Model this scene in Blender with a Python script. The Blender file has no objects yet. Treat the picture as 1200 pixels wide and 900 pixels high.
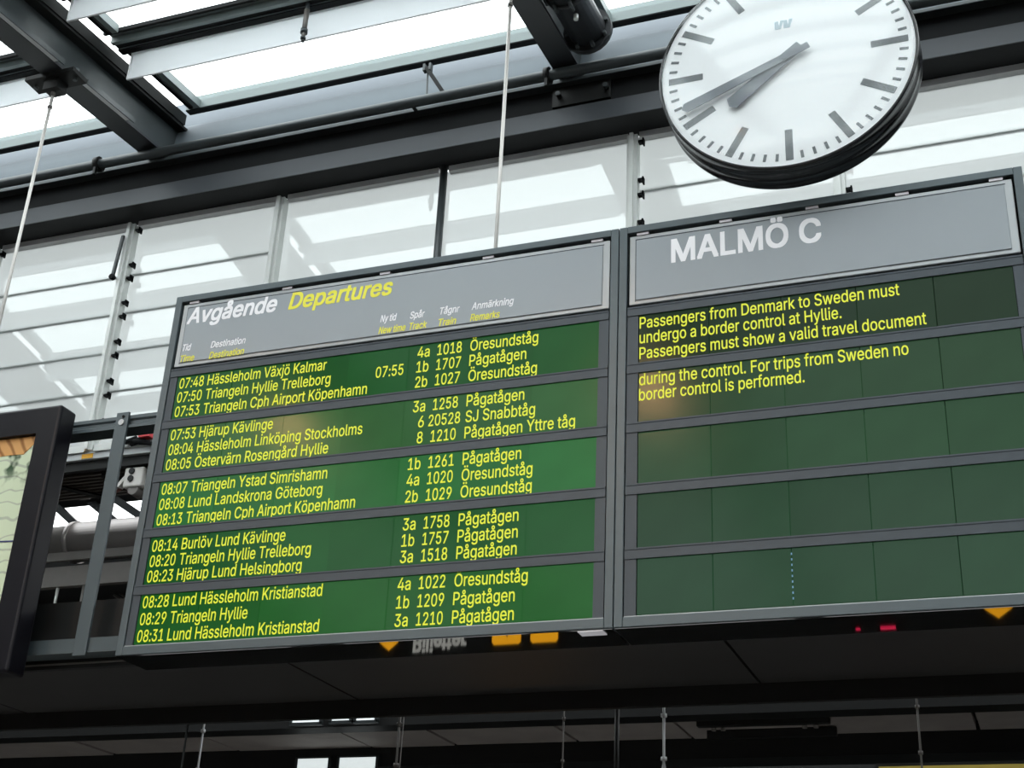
import bpy, bmesh, math, random
from mathutils import Vector, Matrix

random.seed(7)
SC = bpy.context.scene
COL = SC.collection
R = math.radians

# ------------------------------------------------------------------ camera
CAM = Vector((1.27794, -4.17098, 1.6492))
YAW, PITCH, ROLL = -0.380546507, 0.449192682, 0.0524476850
cy, sy, cp, sp = math.cos(YAW), math.sin(YAW), math.cos(PITCH), math.sin(PITCH)
fwd = Vector((sy * cp, cy * cp, sp))
rgt = Vector((cy, -sy, 0))
up = rgt.cross(fwd)
r2 = math.cos(ROLL) * rgt + math.sin(ROLL) * up
u2 = -math.sin(ROLL) * rgt + math.cos(ROLL) * up
cam_data = bpy.data.cameras.new('camera')
cam_data.sensor_width = 36.0
cam_data.lens = 1635.2825 * 36.0 / 1200.0
cam_data.clip_start = 0.05
cam_data.clip_end = 400
cam = bpy.data.objects.new('camera', cam_data)
M = Matrix(((r2.x, u2.x, -fwd.x, CAM.x), (r2.y, u2.y, -fwd.y, CAM.y), (r2.z, u2.z, -fwd.z, CAM.z), (0, 0, 0, 1)))
cam.matrix_world = M
COL.objects.link(cam)
SC.camera = cam

# ------------------------------------------------------------------ world and exposure
SKY = 4.1
SC.view_settings.view_transform = 'Standard'
SC.view_settings.look = 'None'
SC.view_settings.gamma = 1.0
SC.view_settings.exposure = 0.0
world = bpy.data.worlds.new('overcast_sky')
SC.world = world
world.use_nodes = True
wn = world.node_tree
wn.nodes.clear()
wo = wn.nodes.new('ShaderNodeOutputWorld')
wb = wn.nodes.new('ShaderNodeBackground')
wb.inputs[0].default_value = (0.96, 0.99, 1.0, 1)
wb.inputs[1].default_value = SKY
wn.links.new(wb.outputs[0], wo.inputs[0])
SC.cycles.max_bounces = 8
SC.cycles.transparent_max_bounces = 16
SC.cycles.use_denoising = True
SC.cycles.sample_clamp_indirect = 6


# ------------------------------------------------------------------ materials
MATS = {}


def mat(name, color, rough=0.5, metal=0.0, spec=0.5, emit=None, estr=1.0, noise=0.0, nscale=20.0, bump=0.0, coat=0.0):
    m = bpy.data.materials.new(name)
    m.use_nodes = True
    nt = m.node_tree
    b = nt.nodes['Principled BSDF']
    b.inputs['Roughness'].default_value = rough
    b.inputs['Metallic'].default_value = metal
    b.inputs['Specular IOR Level'].default_value = spec
    b.inputs['Coat Weight'].default_value = coat
    b.inputs['Base Color'].default_value = (*color, 1)
    if noise or bump:
        tc = nt.nodes.new('ShaderNodeTexCoord')
        n = nt.nodes.new('ShaderNodeTexNoise')
        n.inputs['Scale'].default_value = nscale
        n.inputs['Detail'].default_value = 5
        nt.links.new(tc.outputs['Object'], n.inputs['Vector'])
        if noise:
            mx = nt.nodes.new('ShaderNodeMix')
            mx.data_type = 'RGBA'
            mx.inputs[6].default_value = (*[c * (1 - noise) for c in color], 1)
            mx.inputs[7].default_value = (*[min(1, c * (1 + noise)) for c in color], 1)
            nt.links.new(n.outputs['Fac'], mx.inputs[0])
            nt.links.new(mx.outputs[2], b.inputs['Base Color'])
        if bump:
            bp = nt.nodes.new('ShaderNodeBump')
            bp.inputs['Strength'].default_value = bump
            bp.inputs['Distance'].default_value = 0.005
            nt.links.new(n.outputs['Fac'], bp.inputs['Height'])
            nt.links.new(bp.outputs[0], b.inputs['Normal'])
    if emit:
        b.inputs['Emission Color'].default_value = (*emit, 1)
        b.inputs['Emission Strength'].default_value = estr
    MATS[name] = m
    return m


def glassy(name, tint, refl, rough=0.0, milky=0.0, milk=(0.8, 0.85, 0.86)):
    """thin sheet of glass: clear part, mirror part and (for dusty or obscured glass) a milky part"""
    m = bpy.data.materials.new(name)
    m.use_nodes = True
    nt = m.node_tree
    nt.nodes.clear()
    out = nt.nodes.new('ShaderNodeOutputMaterial')
    tr = nt.nodes.new('ShaderNodeBsdfTransparent')
    tr.inputs[0].default_value = (*tint, 1)
    gl = nt.nodes.new('ShaderNodeBsdfGlossy')
    gl.inputs['Roughness'].default_value = rough
    gl.inputs['Color'].default_value = (0.92, 0.97, 0.97, 1)
    cur = tr.outputs[0]
    if milky:
        tl = nt.nodes.new('ShaderNodeBsdfTranslucent')
        tl.inputs[0].default_value = (*milk, 1)
        mx0 = nt.nodes.new('ShaderNodeMixShader')
        mx0.inputs[0].default_value = milky
        nt.links.new(cur, mx0.inputs[1])
        nt.links.new(tl.outputs[0], mx0.inputs[2])
        cur = mx0.outputs[0]
    lw = nt.nodes.new('ShaderNodeLayerWeight')
    pw = nt.nodes.new('ShaderNodeMath')
    pw.operation = 'POWER'
    pw.inputs[1].default_value = 5.0
    nt.links.new(lw.outputs['Facing'], pw.inputs[0])
    ad = nt.nodes.new('ShaderNodeMath')
    ad.operation = 'MULTIPLY_ADD'
    ad.use_clamp = True
    ad.inputs[1].default_value = 0.9
    ad.inputs[2].default_value = refl
    nt.links.new(pw.outputs[0], ad.inputs[0])
    mx = nt.nodes.new('ShaderNodeMixShader')
    nt.links.new(ad.outputs[0], mx.inputs[0])
    nt.links.new(cur, mx.inputs[1])
    nt.links.new(gl.outputs[0], mx.inputs[2])
    nt.links.new(mx.outputs[0], out.inputs[0])
    MATS[name] = m
    return m


frame_m = mat('board_frame_paint', (0.070, 0.092, 0.102), 0.42, 0.2, 0.5, noise=0.12, nscale=6)
row_m = mat('row_housing_paint', (0.045, 0.058, 0.070), 0.5, 0.1, 0.4, noise=0.12, nscale=9)
sign_m = mat('sign_grey', (0.285, 0.320, 0.345), 0.38, 0, 0.45, noise=0.05, nscale=3)
signrim_m = mat('sign_rim', (0.33, 0.35, 0.36), 0.3, 0.3, 0.5, noise=0.08, nscale=8)
black_m = mat('black_gap', (0.008, 0.009, 0.010), 0.8, spec=0.2)
under_m = mat('gloss_black_underside', (0.006, 0.007, 0.007), 0.03, 0, 0.6)
white_print = mat('white_lettering', (0.9, 0.9, 0.93), 0.5)
yellow_print = mat('yellow_lettering', (0.84, 0.80, 0.05), 0.5)
lcd_text = mat('lcd_yellow', (0.08, 0.08, 0.01), 0.5, emit=(0.74, 0.80, 0.02), estr=0.92)
clip_m = mat('bare_clip', (0.42, 0.40, 0.42), 0.4, 0.5)
steel_m = mat('dark_steel', (0.040, 0.049, 0.052), 0.42, 0.15, 0.5, noise=0.15, nscale=5)
steel2_m = mat('rafter_steel', (0.022, 0.025, 0.029), 0.45, 0.1, 0.5, noise=0.2, nscale=3)
girder_shaded_m = mat('girder_shaded_black', (0.009, 0.010, 0.011), 0.6, 0, 0.2, noise=0.2, nscale=3)  # girder tone with the underside's shadow put into the colour
girder_lit_m = mat('girder_lit_grey', (0.050, 0.057, 0.066), 0.45, 0.1, 0.5, noise=0.2, nscale=2)  # paler girder tone, light on its front put into the colour
purlin_m = mat('purlin_grey', (0.17, 0.205, 0.205), 0.45, 0.1, noise=0.06, nscale=4)
alu_m = mat('aluminium', (0.62, 0.64, 0.62), 0.4, 0.3, noise=0.05)
rail_m = mat('window_head_rail', (0.42, 0.42, 0.42), 0.5, 0.1)
fascia_m = mat('gutter_blue_grey', (0.18, 0.21, 0.235), 0.7, 0.1, noise=0.04, nscale=2)
fabric_m = mat('white_blade', (0.84, 0.86, 0.88), 0.7, spec=0.2, noise=0.02, nscale=60)
_nt = fabric_m.node_tree
_tl = _nt.nodes.new('ShaderNodeBsdfTranslucent')
_tl.inputs[0].default_value = (0.95, 0.97, 0.98, 1)
_mx = _nt.nodes.new('ShaderNodeMixShader')
_mx.inputs[0].default_value = 0.65
_nt.links.new(_nt.nodes['Principled BSDF'].outputs[0], _mx.inputs[1])
_nt.links.new(_tl.outputs[0], _mx.inputs[2])
_nt.links.new(_mx.outputs[0], _nt.nodes['Material Output'].inputs[0])
hem_m = mat('blade_rim', (0.88, 0.9, 0.92), 0.5)
cable_m = mat('pale_rod', (0.62, 0.60, 0.57), 0.4, 0.3)
dial_m = mat('dial_white', (0.93, 0.945, 0.96), 0.45)
mark_m = mat('dial_marks', (0.145, 0.16, 0.17), 0.5)
hand_m = mat('hand_grey', (0.17, 0.19, 0.215), 0.45)
logo_m = mat('logo_blue', (0.42, 0.52, 0.58), 0.5)
case_m = mat('clock_case_black', (0.012, 0.013, 0.016), 0.16, 0, 0.5)
poster_black = mat('case_black', (0.004, 0.004, 0.007), 0.38, 0, 0.22)
dark_m = mat('dark_soffit', (0.034, 0.034, 0.034), 0.5, 0, 0.4, noise=0.25, nscale=2.5)
verydark_m = mat('near_black', (0.010, 0.011, 0.011), 0.55, 0, 0.3, noise=0.2)
concrete_m = mat('dark_slab', (0.34, 0.31, 0.29), 0.75, noise=0.25, nscale=4, bump=0.3)
duct_m = mat('galvanised_duct', (0.33, 0.31, 0.30), 0.38, 0.6, noise=0.08, nscale=8)
tray_m = mat('tray_grey', (0.17, 0.16, 0.15), 0.55, 0.2, noise=0.1)
deck_m = mat('brown_deck', (0.085, 0.075, 0.065), 0.5, 0.3, noise=0.3, nscale=12)
sill_m = mat('pale_sill', (0.55, 0.57, 0.58), 0.5, noise=0.08, nscale=14)
orange_m = mat('orange_sticker', (0.85, 0.42, 0.02), 0.5)
lampwhite_m = mat('lamp_housing_white', (0.6, 0.58, 0.55), 0.5)
floor_m = mat('floor_stone', (0.16, 0.155, 0.15), 0.5, noise=0.2, nscale=2)
wall_m = mat('hall_wall', (0.28, 0.28, 0.28), 0.8, noise=0.08, nscale=1)
amber_m = mat('amber_pictogram', (0.8, 0.4, 0.01), 0.5, emit=(1.0, 0.42, 0.01), estr=1.9)
signwhite_m = mat('lit_white_lettering', (0.8, 0.8, 0.75), 0.5, emit=(0.9, 0.88, 0.8), estr=0.55)
red_m = mat('red_lamp', (0.6, 0.02, 0.05), 0.5, emit=(1.0, 0.02, 0.10), estr=1.6)
warm_m = mat('warm_lamp', (1, 0.7, 0.4), 0.5, emit=(1.0, 0.52, 0.24), estr=950)
litwin_m = mat('lit_window', (0.8, 0.85, 0.88), 0.3, emit=(0.85, 0.93, 0.93), estr=0.75)
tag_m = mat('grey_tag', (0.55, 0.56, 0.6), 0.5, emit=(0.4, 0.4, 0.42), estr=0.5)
yellowpanel_m = mat('ochre_panel', (0.42, 0.33, 0.06), 0.6, emit=(0.4, 0.3, 0.05), estr=0.12)
roof_glass = glassy('roof_glass', (0.97, 0.99, 0.99), 0.02)
wall_glass = glassy('wall_glass', (0.68, 0.71, 0.71), 0.10, 0.0, milky=0.84, milk=(0.62, 0.635, 0.63))
seam_shadow_m = mat('seam_shadow', (0.40, 0.41, 0.41), 0.5)  # grey of the shadow line painted at the pane seams
clock_glass = glassy('clock_glass', (0.97, 0.98, 0.98), 0.05, 0.13)


def lcd(name, base, strength):
    m = bpy.data.materials.new(name)
    m.use_nodes = True
    nt = m.node_tree
    b = nt.nodes['Principled BSDF']
    b.inputs['Base Color'].default_value = (base[0] * 0.25, base[1] * 0.25, base[2] * 0.25, 1)
    b.inputs['Roughness'].default_value = 0.17
    b.inputs['Specular IOR Level'].default_value = 0.12
    oi = nt.nodes.new('ShaderNodeObjectInfo')
    mr = nt.nodes.new('ShaderNodeMapRange')
    mr.inputs[3].default_value = strength * 0.92
    mr.inputs[4].default_value = strength * 1.1
    nt.links.new(oi.outputs['Random'], mr.inputs[0])
    tc = nt.nodes.new('ShaderNodeTexCoord')
    n = nt.nodes.new('ShaderNodeTexNoise')
    n.inputs['Scale'].default_value = 5
    nt.links.new(tc.outputs['Object'], n.inputs['Vector'])
    ml = nt.nodes.new('ShaderNodeMath')
    ml.operation = 'MULTIPLY_ADD'
    ml.inputs[1].default_value = 0.5
    ml.inputs[2].default_value = 0.75
    nt.links.new(n.outputs['Fac'], ml.inputs[0])
    m2 = nt.nodes.new('ShaderNodeMath')
    m2.operation = 'MULTIPLY'
    nt.links.new(ml.outputs[0], m2.inputs[0])
    nt.links.new(mr.outputs[0], m2.inputs[1])
    b.inputs['Emission Color'].default_value = (*base, 1)
    nt.links.new(m2.outputs[0], b.inputs['Emission Strength'])
    return m


lcd_left = [lcd('lcd_green_a', (0.008, 0.075, 0.015), 0.8), lcd('lcd_green_b', (0.025, 0.095, 0.028), 0.9),
            lcd('lcd_green_c', (0.018, 0.110, 0.028), 0.95), lcd('lcd_green_d', (0.010, 0.080, 0.018), 0.8),
            lcd('lcd_green_e', (0.008, 0.085, 0.012), 0.85)]
lcd_right = [lcd('lcd_dull_a', (0.012, 0.034, 0.015), 0.7), lcd('lcd_dull_b', (0.020, 0.055, 0.025), 0.8),
             lcd('lcd_dull_c', (0.018, 0.055, 0.024), 0.9), lcd('lcd_dull_d', (0.014, 0.047, 0.021), 0.85),
             lcd('lcd_dull_e', (0.013, 0.047, 0.021), 0.85)]


def poster_material():
    m = bpy.data.materials.new('map_print')
    m.use_nodes = True
    nt = m.node_tree
    L = nt.links
    b = nt.nodes['Principled BSDF']
    b.inputs['Roughness'].default_value = 0.25
    tc = nt.nodes.new('ShaderNodeTexCoord')
    w = nt.nodes.new('ShaderNodeTexWave')
    w.inputs['Scale'].default_value = 5
    w.inputs['Distortion'].default_value = 9
    w.bands_direction = 'Z'
    L.new(tc.outputs['Object'], w.inputs['Vector'])
    cr = nt.nodes.new('ShaderNodeValToRGB')
    cr.color_ramp.elements[0].position = 0.02
    cr.color_ramp.elements[0].color = (0.42, 0.48, 0.38, 1)
    cr.color_ramp.elements[1].position = 0.08
    cr.color_ramp.elements[1].color = (0.58, 0.68, 0.50, 1)
    L.new(w.outputs['Fac'], cr.inputs[0])
    n = nt.nodes.new('ShaderNodeTexNoise')
    n.inputs['Scale'].default_value = 14
    L.new(tc.outputs['Object'], n.inputs['Vector'])
    cr2 = nt.nodes.new('ShaderNodeValToRGB')
    cr2.color_ramp.elements[0].position = 0.40
    cr2.color_ramp.elements[0].color = (0.07, 0.12, 0.09, 1)
    cr2.color_ramp.elements[1].position = 0.50
    cr2.color_ramp.elements[1].color = (1, 1, 1, 1)
    L.new(n.outputs['Fac'], cr2.inputs[0])
    # the dark drawings stand only in a band of the print
    sx = nt.nodes.new('ShaderNodeSeparateXYZ')
    L.new(tc.outputs['Object'], sx.inputs[0])
    band = nt.nodes.new('ShaderNodeMapRange')
    band.interpolation_type = 'SMOOTHSTEP'
    band.inputs[1].default_value = 0.62
    band.inputs[2].default_value = 0.74
    L.new(sx.outputs['Z'], band.inputs[0])
    mx = nt.nodes.new('ShaderNodeMix')
    mx.data_type = 'RGBA'
    mx.blend_type = 'MULTIPLY'
    L.new(band.outputs[0], mx.inputs[0])
    L.new(cr.outputs[0], mx.inputs[6])
    L.new(cr2.outputs[0], mx.inputs[7])
    L.new(mx.outputs[2], b.inputs['Base Color'])
    return m


map_m = poster_material()


def orange_print():
    m = bpy.data.materials.new('orange_print')
    m.use_nodes = True
    nt = m.node_tree
    b = nt.nodes['Principled BSDF']
    b.inputs['Roughness'].default_value = 0.3
    tc = nt.nodes.new('ShaderNodeTexCoord')
    mp = nt.nodes.new('ShaderNodeMapping')
    mp.inputs['Rotation'].default_value = (0, R(35), 0)
    w = nt.nodes.new('ShaderNodeTexWave')
    w.inputs['Scale'].default_value = 6
    w.inputs['Distortion'].default_value = 3
    nt.links.new(tc.outputs['Object'], mp.inputs[0])
    nt.links.new(mp.outputs[0], w.inputs['Vector'])
    cr = nt.nodes.new('ShaderNodeValToRGB')
    cr.color_ramp.elements[0].color = (0.28, 0.12, 0.03, 1)
    cr.color_ramp.elements[1].color = (0.62, 0.34, 0.12, 1)
    cr.color_ramp.elements[1].position = 0.35
    nt.links.new(w.outputs['Fac'], cr.inputs[0])
    nt.links.new(cr.outputs[0], b.inputs['Base Color'])
    return m


orange_p = orange_print()


# ------------------------------------------------------------------ mesh helpers
def box(bm, x0, x1, y0, y1, z0, z1):
    v = [bm.verts.new(p) for p in ((x0, y0, z0), (x1, y0, z0), (x1, y1, z0), (x0, y1, z0),
                                   (x0, y0, z1), (x1, y0, z1), (x1, y1, z1), (x0, y1, z1))]
    for f in ((0, 3, 2, 1), (4, 5, 6, 7), (0, 1, 5, 4), (1, 2, 6, 5), (2, 3, 7, 6), (3, 0, 4, 7)):
        bm.faces.new([v[i] for i in f])
    return bm


def tube(bm, a, b, r, seg=12, r1=None, caps=True):
    a, b = Vector(a), Vector(b)
    r1 = r if r1 is None else r1
    d = (b - a).normalized()
    n = d.orthogonal().normalized()
    t = d.cross(n)
    A, B = [], []
    for i in range(seg):
        c, s = math.cos(2 * math.pi * i / seg), math.sin(2 * math.pi * i / seg)
        A.append(bm.verts.new(a + (n * c + t * s) * r))
        B.append(bm.verts.new(b + (n * c + t * s) * r1))
    for i in range(seg):
        j = (i + 1) % seg
        f = bm.faces.new((A[i], A[j], B[j], B[i]))
        f.smooth = True
    if caps:
        bm.faces.new(A[::-1])
        bm.faces.new(B)
    return bm


def bar(bm, a, b, w, h, side=None):
    """rectangular bar from a to b, w across 'side', h across the third direction"""
    a, b = Vector(a), Vector(b)
    d = (b - a).normalized()
    s = Vector(side).normalized() if side else d.orthogonal().normalized()
    s = (s - d * s.dot(d)).normalized()
    t = d.cross(s)
    c = [(-1, -1), (1, -1), (1, 1), (-1, 1)]
    A = [bm.verts.new(a + s * (w / 2 * i) + t * (h / 2 * j)) for i, j in c]
    B = [bm.verts.new(b + s * (w / 2 * i) + t * (h / 2 * j)) for i, j in c]
    for i in range(4):
        j = (i + 1) % 4
        bm.faces.new((A[i], A[j], B[j], B[i]))
    bm.faces.new(A[::-1])
    bm.faces.new(B)
    return bm


def prism_x(bm, prof, x0, x1, smooth=False):
    """profile [(y, z), ...] extruded along X"""
    A = [bm.verts.new((x0, y, z)) for y, z in prof]
    B = [bm.verts.new((x1, y, z)) for y, z in prof]
    n = len(prof)
    for i in range(n):
        j = (i + 1) % n
        f = bm.faces.new((A[i], A[j], B[j], B[i]))
        f.smooth = smooth
    bm.faces.new(A[::-1])
    bm.faces.new(B)
    return bm


def plate(bm, pts, y0, y1):
    """polygon [(x, z), ...] with thickness from y0 to y1"""
    A = [bm.verts.new((x, y0, z)) for x, z in pts]
    B = [bm.verts.new((x, y1, z)) for x, z in pts]
    n = len(pts)
    for i in range(n):
        j = (i + 1) % n
        bm.faces.new((A[i], A[j], B[j], B[i]))
    bm.faces.new(A[::-1])
    bm.faces.new(B)
    return bm


def ring_y(bm, c, prof, seg=96, smooth=True):
    """lathe about the Y axis through c; prof [(radius, y), ...]; a radius of 0 closes it"""
    rings = []
    for r, y in prof:
        if r == 0:
            rings.append([bm.verts.new((c[0], c[1] + y, c[2]))])
        else:
            rings.append([bm.verts.new((c[0] + r * math.cos(2 * math.pi * i / seg), c[1] + y,
                                        c[2] + r * math.sin(2 * math.pi * i / seg))) for i in range(seg)])
    for k in range(len(rings) - 1):
        a, b = rings[k], rings[k + 1]
        for i in range(seg):
            j = (i + 1) % seg
            if len(a) == 1 and len(b) == 1:
                continue
            if len(a) == 1:
                f = bm.faces.new((a[0], b[i], b[j]))
            elif len(b) == 1:
                f = bm.faces.new((a[i], a[j], b[0]))
            else:
                f = bm.faces.new((a[i], a[j], b[j], b[i]))
            f.smooth = smooth
    return bm


def nb():
    return bmesh.new()


def wloc(o):
    v = Vector((0, 0, 0))
    while o is not None:
        v += Vector(o.location)
        o = o.parent
    return v


def obj(name, bm, m, parent=None, at=None, bevel=0.0, label=None):
    """link the bmesh (given in world coordinates) as ONE object; 'at' is its origin in the world"""
    org = Vector(at) if at is not None else (wloc(parent) if parent else Vector((0, 0, 0)))
    if bevel:
        bmesh.ops.bevel(bm, geom=list(bm.edges), offset=bevel, segments=2, affect='EDGES', profile=0.5)
    bmesh.ops.recalc_face_normals(bm, faces=bm.faces)
    for v in bm.verts:
        v.co -= org
    me = bpy.data.meshes.new(name)
    bm.to_mesh(me)
    bm.free()
    me.materials.append(m)
    o = bpy.data.objects.new(name, me)
    COL.objects.link(o)
    if parent:
        o.parent = parent
        o.location = org - wloc(parent)
    else:
        o.location = org
    if label:
        o['label'] = label
    return o


def tag(o, label=None, cat=None, group=None, kind=None):
    if label:
        o['label'] = label
    if cat:
        o['category'] = cat
    if group:
        o['group'] = group
    if kind:
        o['kind'] = kind
    return o


def thing(name, label, cat, loc=(0, 0, 0), group=None):
    o = bpy.data.objects.new(name, None)
    o.empty_display_size = 0.1
    o.location = loc
    COL.objects.link(o)
    return tag(o, label, cat, group)


def structure(name, loc=(0, 0, 0)):
    o = bpy.data.objects.new(name, None)
    o.location = loc
    COL.objects.link(o)
    o['kind'] = 'structure'
    return o


def dup_child(src, parent, offset):
    c = src.copy()
    c.parent = parent
    c.location = Vector(src.location) + Vector(offset)
    COL.objects.link(c)
    return c


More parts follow.
